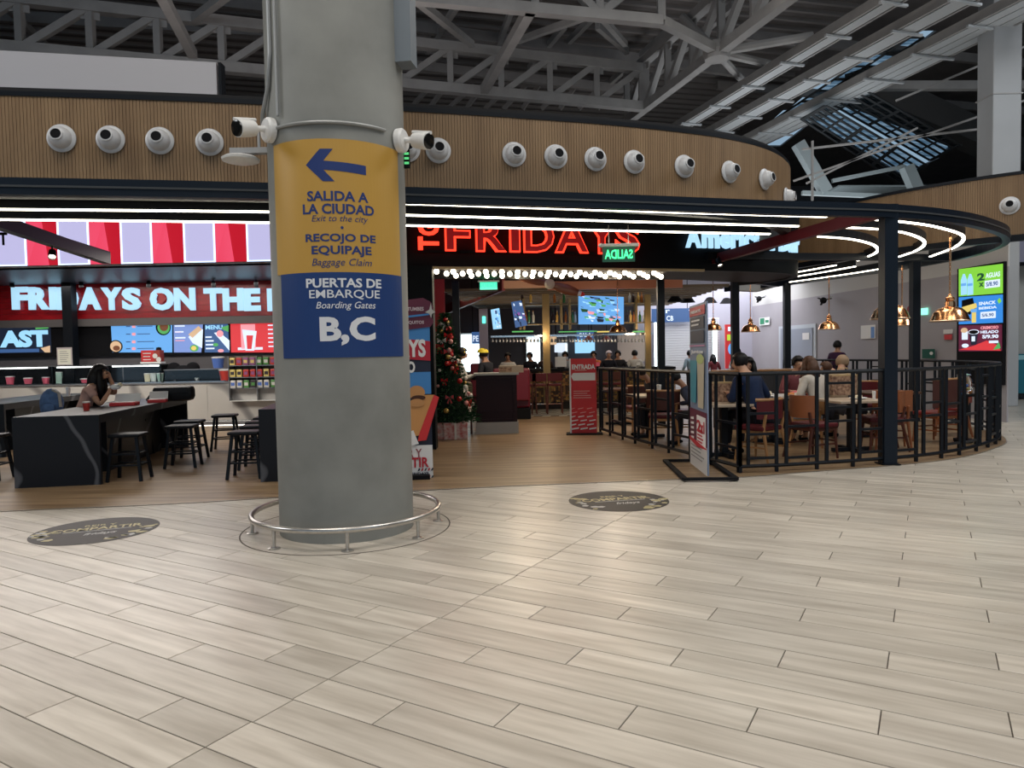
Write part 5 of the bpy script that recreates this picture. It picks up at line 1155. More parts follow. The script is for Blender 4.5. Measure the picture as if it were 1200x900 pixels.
# burger and tray picture sticking out of the board edge
H_.poly('burger_box_picture', mat('fries_orange', (.62, .3, .1), .5), [(XL(477), Z(472)), (XL(498), Z(463)), (XL(509), Z(463)), (XL(491), Z(510)), (XL(477), Z(512))], 10); H_.poly('burger_box_picture', redp, [(XL(508), Z(463)), (XL(514), Z(466)), (XL(498), Z(516)), (XL(488), Z(517)), (XL(490), Z(508))], 11)
H_.disc('bun_picture', mat('bun_tan', (.55, .27, .1), .5), XL(488), Z(460), .1, .085, 12); H_.disc('patty_picture', mat('patty_brown', (.07, .03, .02), .5), XL(490), Z(466), .085, .03, 13); H_.disc('bun_picture', MT['bun_tan'], XL(488), Z(472), .09, .05, 14); H_.poly('tray_picture', print_white, [(XL(480), Z(505)), (XL(483), Z(504)), (XL(489), Z(520)), (XL(480), Z(522))], 12)

b2 = thing('roll_up_banner', 'tall narrow advertising banner on a black frame foot before the railing', 'banner', (2.16, 8.32, .006), math.atan2(.35, .12)); 
# the board is seen obliquely: from its near right edge back to the left
a_, c_ = onz(831, 562), onz(811, 546); ang = math.atan2(a_.y-c_.y, a_.x-c_.x); b2.location = (c_.x, c_.y, .01); b2.rotation_euler = (0, 0, ang); wB = (a_-c_).length; H2 = Panel(b2)
ft = B(); 
for p_, q_ in (((-.3, .28), (wB+.12, .28)), ((-.3, -.3), (wB+.12, -.3)), ((-.3, -.32), (-.3, .3)), ((wB+.12, -.32), (wB+.12, .3))): bar(ft, (*p_, .02), (*q_, .02), .06, .03)
obj('foot_frame', ft, blackmat, b2)
ht = 2.02; z0_ = .03
def zz(f): return z0_+ht*f
b2m = mat('banner_blue_grey', (.2, .26, .38), .5)
H2.rect('board', b2m, 0, zz(0), wB, zz(1), 0, .015)
H2.rect('print', mat('banner_paper', (.6, .6, .6), .5), 0, zz(0), wB, zz(.16), 5); H2.rect('print', mar, 0, zz(.16), wB, zz(.36), 5); H2.rect('print', print_white, wB*.45, zz(.14), wB*.95, zz(.33), 6)
H2.txt('lettering', bred, '2', wB*.6, zz(.27), wB*.22, ht*.07, 8, .03); H2.txt('lettering', bred, 'x1', wB*.8, zz(.27), wB*.22, ht*.07, 8, .03); H2.lines('print', bred, wB*.5, zz(.23), wB*.9, 4, .04, .018, 7); H2.lines('print', MT['grey_print'] if 'grey_print' in MT else blackmat, wB*.1, zz(.13), wB*.9, 4, .045, .012, 7)
for k in range(5): H2.poly('stripe', print_white, [(wB*.1, zz(.17+.03*k)), (wB*.28, zz(.175+.03*k)), (wB*.28, zz(.19+.03*k)), (wB*.1, zz(.183+.03*k))], 7)
H2.poly('print', bred, [(0, zz(.16)), (wB*.5, zz(.135)), (wB, zz(.15)), (wB, zz(.155)), (0, zz(.18))], 7)
H2.poly('picture', mat('glass_teal', (.05, .3, .4), .5), [(wB*.12, zz(.4)), (wB*.42, zz(.4)), (wB*.5, zz(.66)), (wB*.08, zz(.66))], 7); H2.poly('picture', mat('shake_cream', (.55, .5, .38), .5), [(wB*.55, zz(.38)), (wB*.85, zz(.38)), (wB*.92, zz(.68)), (wB*.52, zz(.68))], 7); H2.disc('picture', mat('lime_ink', (.45, .55, .2), .5), wB*.7, zz(.67), wB*.2, ht*.03, 8)
H2.rect('print', bred, wB*.05, zz(.93), wB*.95, zz(.985), 6); H2.rect('print', navyp, wB*.1, zz(.85), wB*.9, zz(.92), 6); H2.rect('print', navyp, wB*.1, zz(.765), wB*.9, zz(.84), 6); H2.lines('print', print_white, wB*.2, zz(.895), wB*.8, 2, .05, .02, 8); H2.rect('print', mat('pink_line', (.6, .2, .4), .5), wB*.05, zz(.745), wB*.95, zz(.752), 7)
H2.txt('lettering', print_white, 'Juntos', wB*.5, zz(.71), wB*.7, ht*.03, 7, .02); H2.txt('lettering', print_white, 'FRIDAYS', wB*.45, zz(.955), wB*.6, ht*.018, 8, .02)

pod = thing('host_stand', 'dark maroon host stand with a pale plinth and top at the entrance', 'podium', (-.27, 13.35, .006), math.radians(3)); dm = mat('dark_maroon_wood', (.02, .005, .008), .45)
obj('plinth', box(B(), -.42, 0, 0, .38, .5, .22), mat('plinth_grey', (.36, .35, .34), .5), pod); obj('body', box(B(), -.4, .03, .22, .36, .47, 1.1), dm, pod); obj('top', box(B(), -.44, -.03, 1.1, .4, .5, 1.14), mat('top_grey', (.4, .39, .37), .4), pod)
fr = B(); 
for x in (-.38, .29): box(fr, x, .01, .25, x+.05, .03, 1.06)
for z in (.25, .4, .96, 1.02): box(fr, -.38, .012, z, .34, .03, z+.03)
obj('front_frame', fr, dm, pod)
bx_ = thing('box_stack', 'beige box with papers on the host stand', 'box', (-.1, 13.5, 1.146)); obj('box', box(B(), -.14, -.1, 0, .32, .12, .13), mat('card_beige', (.4, .32, .24), .6), bx_); obj('papers', box(B(), -.14, -.11, .02, .1, -.1, .1), patt, bx_)
en = thing('entrance_sign', 'red upright entrance sign with a white arrow beside the railing end', 'sign', (1.3, 13.1, .006), math.radians(-5)); e = Panel(en); k_ = .235
obj('foot', box(B(), -.32, -.2, 0, .34, .14, .02), blackmat, en); e.rect('board', redp, -.22, .02, .24, 1.38, 0, .03); e.rect('side_edge', print_white, -.25, .02, -.22, 1.38, 0, .03)
e.txt('lettering', print_white, 'ENTRADA', .01, 1.23, .42, .09, 9, .04); e.poly('arrow', print_white, [(-.22, 1.06), (-.18, 1.12), (.22, 1.12), (.22, .98), (-.18, .98)], 9); e.lines('print', mat('pale_red_print', (.75, .35, .33), .5), -.15, 1.16, .17, 1, .1, .015, 9); e.lines('print', MT['pale_red_print'], -.18, .78, .2, 4, .04, .014, 9)
for j in range(6):
    for i in range(3):
        x = -.22+.16*i-(.04 if j % 2 else 0); z = .08+.075*j; w_ = .13*(1-.05*j); e.poly('dash', print_white if j < 4 else MT['pale_red_print'], [(max(-.22, x), z), (min(.24, x+w_), z+.02), (min(.24, x+w_), z+.045-.003*j), (max(-.22, x), z+.028-.003*j)], 9)

# ------------------------------------------------------------------ floor stickers
def sticker(label, x, y, r, a):
    t = thing('floor_sticker', label, 'floor sticker', (x, y, .001), a, None)
    obj('disc', lathe(B(), [(r, 0), (r, .0012)], 64), mat('sticker_grey', (.035, .032, .032), .5), t)
    def ft_(name, bm, m): 
        for v in bm.verts: v.co.z = .0014 if v.co.z < .001 else .0024
        return obj(name, bm, m, t)
    gold = mat('sticker_gold', (.48, .42, .22), .5); ft_('lettering', text_mesh('COMPARTIR', r*1.42, r*.24, .002, .02, 0, r*.16), gold); ft_('lettering', text_mesh('REIR Y', r*.5, r*.12, .002, .01, r*.02, r*.42), gold)
    ft_('line', box(B(), -r*.5, -r*.04, 0, r*.55, -r*.015, .002), MT['star_grey']); ft_('lettering', text_mesh('fridays', r*.5, r*.22, .002, .01, r*.1, -r*.28, .4), mat('sticker_white', (.5, .5, .5), .5))
    for k in range(26):
        q = random.choice((random.uniform(2.6, 3.9), random.uniform(5.0, 6.4))); rr = r*random.uniform(.7, .95); s_ = random.uniform(.02, .06)
        ft_('leaf_print', prism(B(), [(rr*cos(q)+s_*cos(b)*random.uniform(.6, 1.3), rr*sin(q)+s_*sin(b)*.7) for b in (0, 1.2, 2.4, 3.6, 4.9)], 0, .002), gold if k % 3 else MT['sticker_white'])
sticker('round dark floor sticker with gold words right of the column', 1.05, 7.17, .5, math.radians(12))
sticker('round dark floor sticker with gold words left of the column', -3.72, 6.32, .51, math.radians(22))

# ------------------------------------------------------------------ christmas tree and presents
tr = thing('christmas_tree', 'decorated christmas tree beside the printed banner at the entrance', 'tree', (-1.2, 13.0, .006))
obj('trunk', tube(B(), [(0, 0, .05), (0, 0, 2.2)], [.05, .02], 8), mat('bark', (.08, .045, .025), .9), tr); obj('pot', lathe(B(), [(.14, 0), (.19, .25), (.17, .25)], 16), dred, tr)
rr = random.Random(3); bm = B()
def tree_r(z): return max(.04, .56*(1-(z-.3)/2.0))
for k in range(2600):
    z = .3+1.95*(rr.random()**1.25); a_ = rr.uniform(0, 2*pi); R_ = tree_r(z); r1 = R_*rr.uniform(.55, 1.05); L_ = rr.uniform(.07, .13)
    p = Vector((r1*cos(a_), r1*sin(a_), z)); d = Vector((cos(a_)+rr.uniform(-.5, .5), sin(a_)+rr.uniform(-.5, .5), rr.uniform(-.5, .3))).normalized(); s_ = d.cross(Vector((0, 0, 1))).normalized()*.012
    v = [bm.verts.new(q) for q in (p-s_, p+s_, p+d*L_, )]; bm.faces.new(v); u = Vector((0, 0, .013)); v = [bm.verts.new(q) for q in (p-u, p+u, p+d*L_)]; bm.faces.new(v)
fo = obj('foliage', bm, mat('fir_green', (.012, .05, .02), .7, scale=3, col2=(.03, .1, .035)), tr); fo['kind'] = 'stuff'
obj('inner_cone', lathe(B(), [(.4, .3), (.3, .9), (.15, 1.6), (0, 2.1)], 14), mat('fir_dark', (.006, .02, .01), .9), tr)
orn = [mat('bauble_red', (.5, .02, .02), .2), mat('bauble_white', (.7, .65, .6), .3), mat('bauble_pink', (.7, .3, .28), .3), mat('bauble_gold', (.6, .4, .12), .25, .6)]
for k in range(46):
    z = .38+1.8*((k+.5)/46); a_ = -pi/2+rr.uniform(-1.7, 1.7); R_ = tree_r(z)*1.02
    obj('bauble', ball(B(), (R_*cos(a_), R_*sin(a_), z), rr.uniform(.028, .05), seg=8), orn[k % 4], tr, smooth=True)
for k in range(16):
    z = .5+1.6*((k+.5)/16); a_ = -pi/2+rr.uniform(-1.3, 1.3); R_ = tree_r(z)*1.05; c_ = Vector((R_*cos(a_), R_*sin(a_), z)); bm = B(); t_ = Vector((-sin(a_), cos(a_), 0)); up = Vector((0, 0, 1)); s_ = rr.uniform(.05, .09)
    for q in (-1, 1): v = [bm.verts.new(c) for c in (c_, c_+t_*q*s_+up*s_*.6, c_+t_*q*s_-up*s_*.5)]; bm.faces.new(v); v = [bm.verts.new(c) for c in (c_, c_+t_*q*s_*.3-up*s_*1.6, c_+t_*q*s_*.7-up*s_*1.4)]; bm.faces.new(v)
    obj('bow', bm, orn[0] if k % 3 else orn[1], tr)
for i, (x, y, w_, mm, lab) in enumerate(((-1.4, 12.75, .34, (.6, .55, .5), 'white wrapped present with red spots under the tree'), (-1.03, 12.8, .42, (.5, .06, .06), 'red patterned wrapped present under the tree, right one'))):
    t = thing('present_box', lab, 'present', (x, y, .006), .1); bm = B(); box(bm, -w_/2, -w_/2, 0, w_/2, w_/2, .3, bev=.01); obj('box', bm, mat('wrap_%s' % ('white' if i == 0 else 'red'), mm, .5, scale=14, col2=(.7, .6, .55) if i else (.5, .1, .08)), t)
    rbm = B(); box(rbm, -.02, -w_/2-.003, 0, .02, w_/2+.003, .304); box(rbm, -w_/2-.003, -.02, 0, w_/2+.003, .02, .304); obj('ribbon', rbm, orn[i], t); bm = B(); ball(bm, (-.05, 0, .33), .05, (1, .5, .6), 8); ball(bm, (.05, 0, .33), .05, (1, .5, .6), 8); obj('bow', bm, orn[1-i], t)

# ------------------------------------------------------------------ people
def skin_body(V, E, name, m, parent, root=0, sub=1):
    me = bpy.data.meshes.new(name); me.from_pydata([v[0] for v in V], E, []); o = bpy.data.objects.new(name, me); C.objects.link(o)
    md = o.modifiers.new('s', 'SKIN'); md.use_smooth_shade = True
    for i, v in enumerate(V):
        r = v[1]; sv = me.skin_vertices[0].data[i]; sv.radius = r if isinstance(r, tuple) else (r, r); sv.use_root = (i == root)
    sb_ = o.modifiers.new('u', 'SUBSURF'); sb_.levels = sub; sb_.render_levels = sub
    dg = bpy.context.evaluated_depsgraph_get(); dg.update(); nm = bpy.data.meshes.new_from_object(o.evaluated_get(dg))
    bpy.data.objects.remove(o); bpy.data.meshes.remove(me)
    nm.materials.clear(); nm.materials.append(m)
    for p in nm.polygons: p.use_smooth = True
    o = bpy.data.objects.new(name, nm); C.objects.link(o); o.parent = parent; KIDS.setdefault(parent.name, []).append(o); return o
skin_l = mat('skin_warm', (.5, .27, .17), .5); skin_d = mat('skin_tan', (.28, .14, .085), .5); hair_b = mat('hair_black', (.008, .007, .008), .5); hair_br = mat('hair_brown', (.075, .035, .02), .5)
def elbow(S, Hn, a, b, out):
    S, Hn = Vector(S), Vector(Hn); d = Hn-S; L = min(d.length, (a+b)*.98); d = d.normalized(); Hn = S+d*L; x = (a*a-b*b+L*L)/(2*L); h = math.sqrt(max(0, a*a-x*x)); n = Vector(out); n = (n-d*n.dot(d)).normalized(); return S+d*x+n*h, Hn
def person(label, x, y, rz, pose='sit', sh=.47, shirt=(.02, .03, .08), pants=(.02, .02, .03), skin=skin_l, hair=hair_b, style='short', hands=((-.2, .38, .78), (.2, .38, .78)), lean=.15, nod=.05, turn=0, sleeves=True, scale=1, fingers=True, z=.006, cap=None):
    t = thing('person', label, 'person', (x, y, z), rz); t.scale = (scale,)*3
    if pose == 'sit': ph = sh+.1; hips = .1; knees = [(-.11, .42, ph+.0), (.11, .42, ph+.0)]; feet = [(-.12, .44 if sh < .52 else .3, .07 if sh < .52 else .2), (.12, .44 if sh < .52 else .34, .07 if sh < .52 else .2)]
    else: ph = .9; knees = [(-.1, .02, .49), (.1, .03, .49)]; feet = [(-.11, -.02, .07), (.11, .02, .07)]
    s1 = Vector((0, lean*.3, ph+.16)); s2 = Vector((0, lean*.65, ph+.33)); s3 = Vector((0, lean*.9, ph+.46)); nk = Vector((0, lean*1.1, ph+.54)); hb = nk+Vector((sin(turn)*.0, .02+nod*.3, .06)); hc_ = nk+Vector((0, .025+nod, .125)); ht_ = nk+Vector((0, .01+nod, .195))
    fwd = Vector((-sin(turn), cos(turn), -.1-nod)).normalized()
    V = [(Vector((0, 0, ph)), (.15, .11)), (s1, (.125, .09)), (s2, (.15, .105)), (s3, (.135, .085)), (nk, .052), (hb, (.06, .065)), (hc_, (.078, .09)), (ht_, (.058, .07)), (hc_+fwd*.075-Vector((0, 0, .03)), .045), (hc_+fwd*.102-Vector((0, 0, .018)), .014)]
    E = [(0, 1), (1, 2), (2, 3), (3, 4), (4, 5), (5, 6), (6, 7), (6, 8), (8, 9)]
    arms = []
    for i, s_ in enumerate((-1, 1)):
        S = s3+Vector((s_*.165, 0, -.02)); eb, wr = elbow(S, hands[i], .28, .25, (s_*.5, -.4, -.8)); d = (wr-eb).normalized(); b = len(V)
        pm = wr+d*.05
        V += [(S, .058), (eb, .042), (wr, .027), (pm, (.034, .018))]; E += [(3, b), (b, b+1), (b+1, b+2), (b+2, b+3)]; arms.append((S, eb, wr))
        if fingers:
            side = d.cross(Vector((0, 0, 1)));  side = side.normalized() if side.length > .1 else Vector((1, 0, 0)); dn = side.cross(d)
            for f, (o_, L_) in enumerate(((-.027, .06), (-.009, .07), (.009, .066), (.027, .052))):
                q = len(V); p0 = pm+side*o_+d*.03; V += [(p0, .0095), (p0+d*L_*.55-dn*.008*(1 if dn.z > 0 else -1), .0085), (p0+d*L_*.85-dn*.028*(1 if dn.z > 0 else -1), .007)]; E += [(b+3, q), (q, q+1), (q+1, q+2)]
            q = len(V); V += [(wr+d*.03-side*s_*.035, .011), (wr+d*.07-side*s_*.05, .009)]; E += [(b+3, q), (q, q+1)]
    legs = []
    for i, s_ in enumerate((-1, 1)):
        hp = Vector((s_*.09, .01, ph-.02)); b = len(V); V += [(hp, .09), (Vector(knees[i]), .058), (Vector(feet[i])+Vector((0, 0, .02)), .038), (Vector(feet[i])+Vector((0, .12, -.035)), .03)]; E += [(0, b), (b, b+1), (b+1, b+2), (b+2, b+3)]; legs.append((hp, Vector(knees[i]), Vector(feet[i])))
    skin_body(V, E, 'body', skin, t)
    # shirt
    sm_ = mat('cloth_%02d%02d%02d' % tuple(int(c*99) for c in shirt), shirt, .8, var=.12, scale=9); pm_ = mat('cloth_%02d%02d%02d' % tuple(int(c*99) for c in pants), pants, .8, var=.12, scale=9)
    V = [(Vector((0, 0, ph+.02)), (.168, .13)), (s1, (.148, .113)), (s2, (.17, .125)), (s3, (.15, .1)), (s3.lerp(nk, .55), (.07, .065))]; E = [(0, 1), (1, 2), (2, 3), (3, 4)]
    for S, eb, wr in arms:
        b = len(V); V += [(S, .076), (S.lerp(eb, .55), .065)]; E += [(3, b), (b, b+1)]
        if sleeves: V += [(eb, .058), (eb.lerp(wr, .85), .042)]; E += [(b+1, b+2), (b+2, b+3)]
    skin_body(V, E, 'shirt', sm_, t)
    V = [(Vector((0, 0, ph+.01)), (.158, .122))]; E = []
    for hp, kn, ft_ in legs: b = len(V); V += [(hp, .105), (kn, .074), (kn.lerp(ft_, .85), .055)]; E += [(0, b), (b, b+1), (b+1, b+2)]
    skin_body(V, E, 'trousers', pm_, t)
    for hp, kn, ft_ in legs:
        bm = B(); ball(bm, ft_+Vector((0, .05, -.025)), .05, (.85, 2.3, .9), 10); obj('shoe', bm, blackmat, t, smooth=True)
    # face and hair
    rt = fwd.cross(Vector((0, 0, 1))).normalized()
    for s_ in (-1, 1):
        obj('eye', ball(B(), hc_+fwd*.084+rt*s_*.032+Vector((0, 0, .005)), .011, seg=8), mat('eye_dark', (.02, .015, .012), .3), t); obj('ear', ball(B(), hc_+rt*s_*.08-Vector((0, 0, .012)), .02, (.5, .9, 1.3), 8), skin, t, smooth=True)
    obj('mouth', ball(B(), hc_+fwd*.103-Vector((0, 0, .055)), .016, (1, 1, .4), 8), mat('lips', (.35, .1, .09), .5), t)
    bm = B(); ball(bm, hc_-fwd*.015+Vector((0, 0, .025)), .104, (1, 1.1, 1.1), 16)
    kill = [v for v in bm.verts if (v.co-hc_).dot(fwd) > .035 and (v.co-hc_).z < .055] + [v for v in bm.verts if (v.co-hc_).z < -.06]
    bmesh.ops.delete(bm, geom=list(set(kill)), context='VERTS'); bmesh.ops.solidify(bm, geom=bm.faces[:], thickness=.012)
    for v in bm.verts: v.co += Vector((random.uniform(-1, 1), random.uniform(-1, 1), random.uniform(-1, 1)))*.004
    hm = hair
    if style == 'long' or style == 'verylong':
        L_ = .38 if style == 'long' else .5
        tube(bm, [hc_-fwd*.05+Vector((0, 0, .04)), hc_-fwd*.085-Vector((0, 0, .08)), hc_-fwd*.1-Vector((0, 0, .2)), hc_-fwd*.09-Vector((0, 0, L_))], [.085, .1, .1, .05], 10)
        for s_ in (-1, 1): tube(bm, [hc_+rt*s_*.07+Vector((0, 0, .05)), hc_+rt*s_*.09-Vector((0, 0, .07)), hc_+rt*s_*.11+fwd*.01-Vector((0, 0, .2)), hc_+rt*s_*.1+fwd*.02-Vector((0, 0, L_*.8))], [.04, .045, .045, .02], 8)
    obj('hair', bm, hm, t, smooth=2)
    if cap:
        bm = B(); ball(bm, hc_+Vector((0, 0, .04)), .118, (1, 1.1, .85), 16); bmesh.ops.delete(bm, geom=[v for v in bm.verts if v.co.z < hc_.z+.02], context='VERTS'); obj('cap', bm, cap, t, smooth=True)
    return t, hc_, fwd, rt, s2
R90 = math.radians
# woman at the counter table
pw, hc_, fw_, rt_, s2_ = person('seated woman with long black hair and pink top eating at the big black table', -6.25, 10.35, R90(-75), 'sit', .56, (.55, .33, .28), (.05, .06, .1), skin_l, hair_b, 'verylong', ((-.04, .40, 1.24), (.10, .42, 1.06)), .2, .05, 0, sleeves=False, scale=1.0)
sk = thing('food_wrap', 'white wrapped food held in the seated womans hands', 'food', (0, 0, 0)); q = pw.matrix_basis @ Vector((.1, .5, 1.12)); sk.location = q; bm = B(); ball(bm, (0, 0, 0), .06, (1.3, 1, .7), 10); obj('wrap', bm, print_white, sk, smooth=True); obj('filling', ball(B(), (.05, .03, .03), .035, seg=8), foodr[2], sk)
bp = thing('backpack', 'blue denim backpack on the stool behind the seated woman', 'backpack', (-6.62, 10.3, .86)); bm = B(); ball(bm, (0, 0, .05), .19, (.85, .7, 1.15), 14); obj('bag', bm, mat('denim_blue', (.07, .14, .3), .8, var=.3, scale=12), bp, smooth=True); obj('pocket', ball(B(), (.02, -.12, -.02), .11, (1, .5, .9), 10), MT['denim_blue'], bp, smooth=True); obj('strap', tube(B(), [(.05, -.05, .25), (.14, -.05, .2), (.16, -.05, 0)], .02, 6), mat('strap_grey', (.4, .38, .35), .8), bp)
def tray_box(label, x, y, z, w, m1, a=0, name='food_box', cat='box'):
    t = thing(name, label, cat, (x, y, z), a); bm = B(); box(bm, -w/2, -w*.35, 0, w/2, w*.35, .05, bev=.008); obj('tray', bm, m1, t); lid = box(B(), -w/2, .0, 0, w/2, .012, .13, Matrix.Translation((0, w*.35, .05)) @ Matrix.Rotation(-.5, 4, 'X')); obj('lid', lid, print_white, t); obj('paper', box(B(), -w*.4, -w*.25, .05, w*.4, w*.25, .058), print_white, t)
tray_box('red food box in front of the seated woman', -5.6, 10.35, .857, .34, redp, .2); tray_box('white and red food box right of the first one', -5.42, 10.95, .857, .26, redp, .3)
hb_ = thing('black_handbag', 'black leather handbag on the far end of the big black table', 'handbag', (-5.33, 11.3, .857), .15); bm = B(); box(bm, -.3, -.13, 0, .3, .13, .24, bev=.07); obj('body', bm, mat('black_leather', (.012, .012, .014), .45), hb_, smooth=True); obj('strap', tube(B(), [(-.28, 0, .15), (-.36, -.02, .08), (-.4, -.04, .02)], .018, 8), MT['black_leather'], hb_); obj('flap', box(B(), -.25, -.145, .12, .25, -.12, .22, bev=.01), MT['black_leather'], hb_)
cup('small red lidded cup on the big black table near its front', -5.62, 9.45, .857, .045, .1, packc[2], packc[3]); cup('white cup behind the woman beside the backpack', -6.5, 10.5, 1.0, .03, .12, white)

navyc = (.008, .018, .055)
pm1 = person('man in a navy pullover seen from behind on the burgundy chair', 3.36, 9.75, R90(28), 'sit', .47, navyc, (.012, .013, .02), skin_l, hair_b, 'short', ((-.12, .42, .82), (.22, .36, .8)), .22, .08, .35, True, 1.06)
person('person with a mass of black hair behind the man in navy', 3.95, 11.95, R90(160), 'sit', .47, (.02, .02, .022), (.02, .02, .02), skin_d, hair_b, 'long', ((-.2, .35, .78), (.2, .35, .78)), .15, .1)
person('woman in white with long brown hair at the white topped table', 4.68, 10.88, R90(20), 'sit', .47, (.6, .56, .5), (.03, .03, .04), skin_l, hair_br, 'verylong', ((-.2, .36, .78), (.2, .36, .78)), .15, .05)
person('dark haired person facing the viewer across from the woman in white', 4.78, 12.2, R90(190), 'sit', .47, (.2, .05, .06), (.02, .02, .02), skin_l, hair_b, 'short', ((-.2, .35, .78), (.2, .35, .78)), .1, .03)
person('person in a beige coat right of the woman in white', 5.18, 11.4, R90(-35), 'sit', .47, (.36, .27, .18), (.05, .05, .06), skin_l, mat('hair_light', (.3, .2, .12), .6), 'short', ((-.2, .38, .78), (.2, .38, .78)), .22, .12)
person('person in a grey jacket bending over a table left of the front post', 5.75, 11.9, R90(60), 'sit', .47, (.15, .15, .16), (.02, .02, .02), skin_l, hair_br, 'short', ((-.2, .38, .78), (.2, .38, .78)), .3, .2, scale=.92)
person('woman in a purple top walking outside the back railing', 8.15, 18.0, R90(-60), 'stand', .47, (.045, .015, .05), (.015, .015, .02), skin_l, hair_b, 'short', ((-.26, .1, .85), (.26, .05, .85)), .02, .0, scale=.98)
person('person in black trousers with white side stripes behind the left railing', 2.62, 12.55, R90(100), 'sit', .47, (.02, .02, .02), (.012, .012, .014), skin_d, hair_b, 'short', ((-.2, .36, .78), (.2, .36, .78)), .25, .15, scale=.9)
person('person with a blue patterned jacket at the left railing table', 2.95, 11.2, R90(60), 'sit', .47, (.03, .035, .06), (.03, .03, .04), skin_d, hair_b, 'short', ((-.2, .36, .78), (.2, .36, .78)), .3, .15, scale=.85)
bpk = thing('backpack', 'dark blue backpack hanging on a chair behind the left railing', 'backpack', (2.88, 10.9, .6)); bm = B(); ball(bm, (0, 0, .1), .17, (.9, .7, 1.3), 12); obj('bag', bm, mat('bag_navy', (.02, .05, .16), .7, scale=10, col2=(.05, .12, .35)), bpk, smooth=True); obj('pocket', ball(B(), (0, -.1, .02), .1, (1, .5, .9), 8), MT['bag_navy'], bpk, smooth=True)
# staff and guests by the entrance and bar
ph_, hc2, fw2, rt2, _ = person('person wearing a yellow headscarf and black shirt behind the host stand', -.5, 14.5, R90(60), 'stand', .47, (.015, .015, .02), (.015, .015, .02), skin_d, hair_b, 'short', ((-.26, .25, 1.05), (.2, .3, 1.05)), .03, .04, cap=mat('yellow_scarf', (.7, .55, .03), .6), scale=.95)
pt_, hc3, fw3, rt3, _ = person('woman with a gold headband looking down at a phone behind the tree', -1.1, 13.75, R90(-65), 'stand', .47, (.5, .48, .46), (.02, .02, .02), skin_l, hair_b, 'short', ((-.1, .38, 1.12), (.12, .38, 1.14)), .06, .1, scale=.96)
obj('headband', tube(B(), [hc3+rt3*.1+Vector((0,0,.02)), hc3+rt3*.07+Vector((0,0,.1)), hc3+Vector((0,0,.14)), hc3-rt3*.07+Vector((0,0,.1)), hc3-rt3*.1+Vector((0,0,.02))], .012, 6), mat('gold_band', (.7, .5, .1), .3, .6), pt_)
st = thing('stuffed_armchair', 'beige upholstered chair back between the tree and the corridor', 'chair', (-.95, 13.45, .006), -.2); bm = B(); box(bm, -.2, 0, .35, .2, .12, .98, bev=.05); obj('backrest', bm, mat('beige_velvet', (.3, .22, .14), .8, var=.2, scale=8), st, smooth=True); obj('seat', box(B(), -.2, .1, .35, .2, .5, .45, bev=.03), MT['beige_velvet'], st)
for sx in (-.17, .17):
    for sy in (.03, .46): obj('leg', tube(B(), [(sx, sy, .35), (sx, sy, 0)], .02, 8), dkw, st)
guests = [(-.1, 19.6, 180, 'stand', (.55, .55, .52), hair_b, 'person in a pale shirt right of the yellow headscarf'), (.55, 20.2, 150, 'stand', (.02, .02, .02), hair_b, 'dark dressed person with glasses behind the bar'), (.95, 20.4, 190, 'stand', (.03, .02, .02), hair_b, 'taller dark dressed person with a cap behind the bar'),
 (1.55, 20.6, 170, 'stand', (.3, .32, .35), hair_b, 'grey dressed person left of the olive post'), (2.35, 20.5, 170, 'stand', (.65, .16, .04), hair_b, 'person in an orange top behind the bar'), (2.75, 20.4, 185, 'stand', (.015, .015, .018), mat('white_hat', (.7, .65, .75), .6), 'black dressed person with a white festive hat behind the bar'), (3.1, 20.8, 160, 'stand', (.02, .02, .025), hair_b, 'person turning sideways behind the bar'), (3.6, 20.9, 0, 'stand', (.5, .47, .42), hair_b, 'person in a pale shirt with dark straps seen from behind at the bar end')]
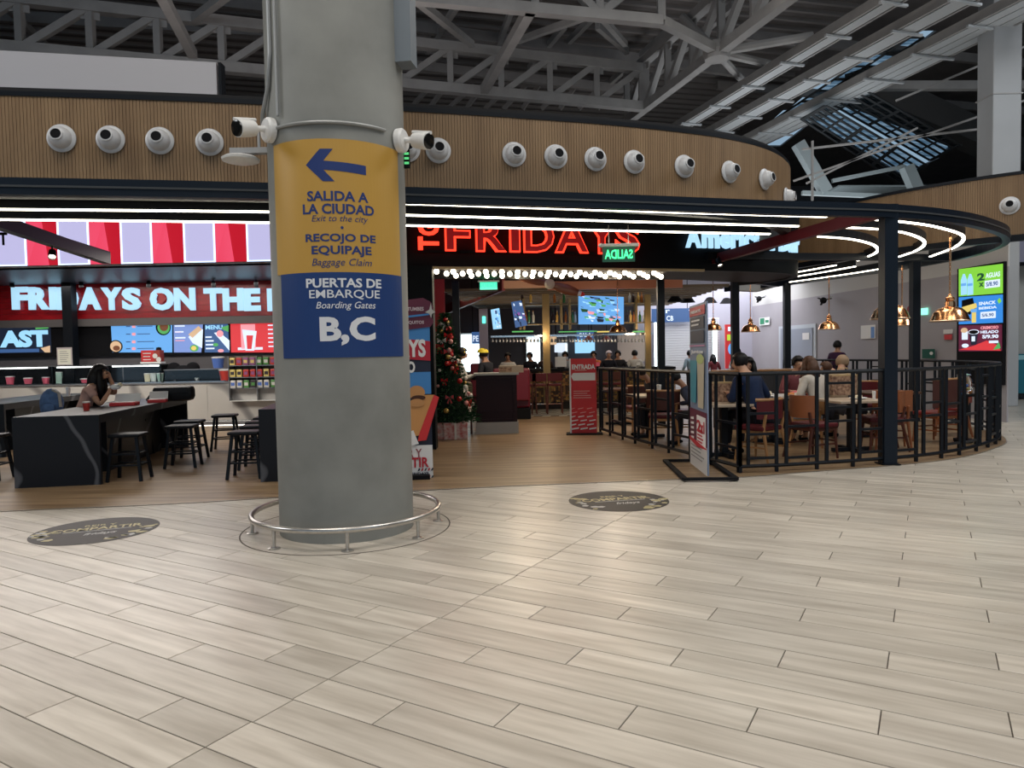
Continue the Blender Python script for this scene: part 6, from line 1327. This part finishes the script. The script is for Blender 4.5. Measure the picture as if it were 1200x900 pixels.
for x, y, a, ps, sc2, hr, lab in guests:
    person(lab, x, y, R90(a), ps, .47, sc2, (.02, .02, .02), skin_d if x < 2 else skin_l, hr, 'short', ((-.24, .2, 1.0), (.24, .25, 1.05)), .04, .03, fingers=False, scale=.9)
for x, y, a, sc2, lab, sc in ((5.65, 22.6, 20, (.2, .28, .34), 'person in a blue grey shirt before the roller shutter', .88), (6.35, 22.5, 10, (.15, .02, .03), 'seated looking person in dark red beside the tall red board', .8), (7.05, 22.3, 150, (.3, .28, .28), 'person in a speckled shirt right of the tall red board', .9)):
    person(lab, x, y, R90(a), 'stand', .47, sc2, (.03, .03, .04), skin_d, hair_b, 'long' if sc < .85 else 'short', ((-.24, .2, .95), (.24, .25, .95)), .04, .03, fingers=False, scale=sc)
# white papers and objects on the bar top
for i, (px, w_, lab, m_) in enumerate(((657, .3, 'white till screen on the bar', print_white), (683, .15, 'cream jug on the bar', foodr[2]), (700, .12, 'pink drink on the bar', foodr[0]), (748, .1, 'small glass at the right end of the bar', white))):
    p = aty(px, 425, 19.1); t = thing('bar_item', lab, 'bar item', (p.x, 19.1, 1.08)); bm = B(); box(bm, -w_/2, -.04, .04, w_/2, .04, .04+w_*.9, bev=.01); obj('body', bm, m_, t); obj('stand', box(B(), -w_/3, -.05, 0, w_/3, .05, .04), blackmat, t)
# high bar chairs in front of the mosaic
for k, px in enumerate((620, 632, 650, 688, 705, 725)):
    p = aty(px, 470, 17.6); t = thing('high_chair', '', 'chair', (p.x, 17.6, .012), 0, 'high chairs along the bar'); t['label'] = 'burgundy seated high chair along the bar front, %s from the left' % ['first', 'second', 'third', 'fourth', 'fifth', 'sixth'][k]
    obj('seat', box(B(), -.18, -.18, .68, .18, .18, .74, bev=.02), burg, t); obj('backrest', box(B(), -.18, -.2, .8, .18, -.17, 1.0, bev=.01), burg if k < 3 else dkw, t)
    for sx in (-.16, .16):
        for sy in (-.16, .16): obj('leg', bar(B(), (sx, sy, .7), (sx*1.15, sy*1.15, 0), .03), dkw, t)
        obj('back_post', bar(B(), (sx, -.17, .7), (sx, -.185, .95), .025), dkw, t)
    obj('foot_ring', bar(B(), (-.17, -.17, .25), (.17, -.17, .25), .02), chrome, t)
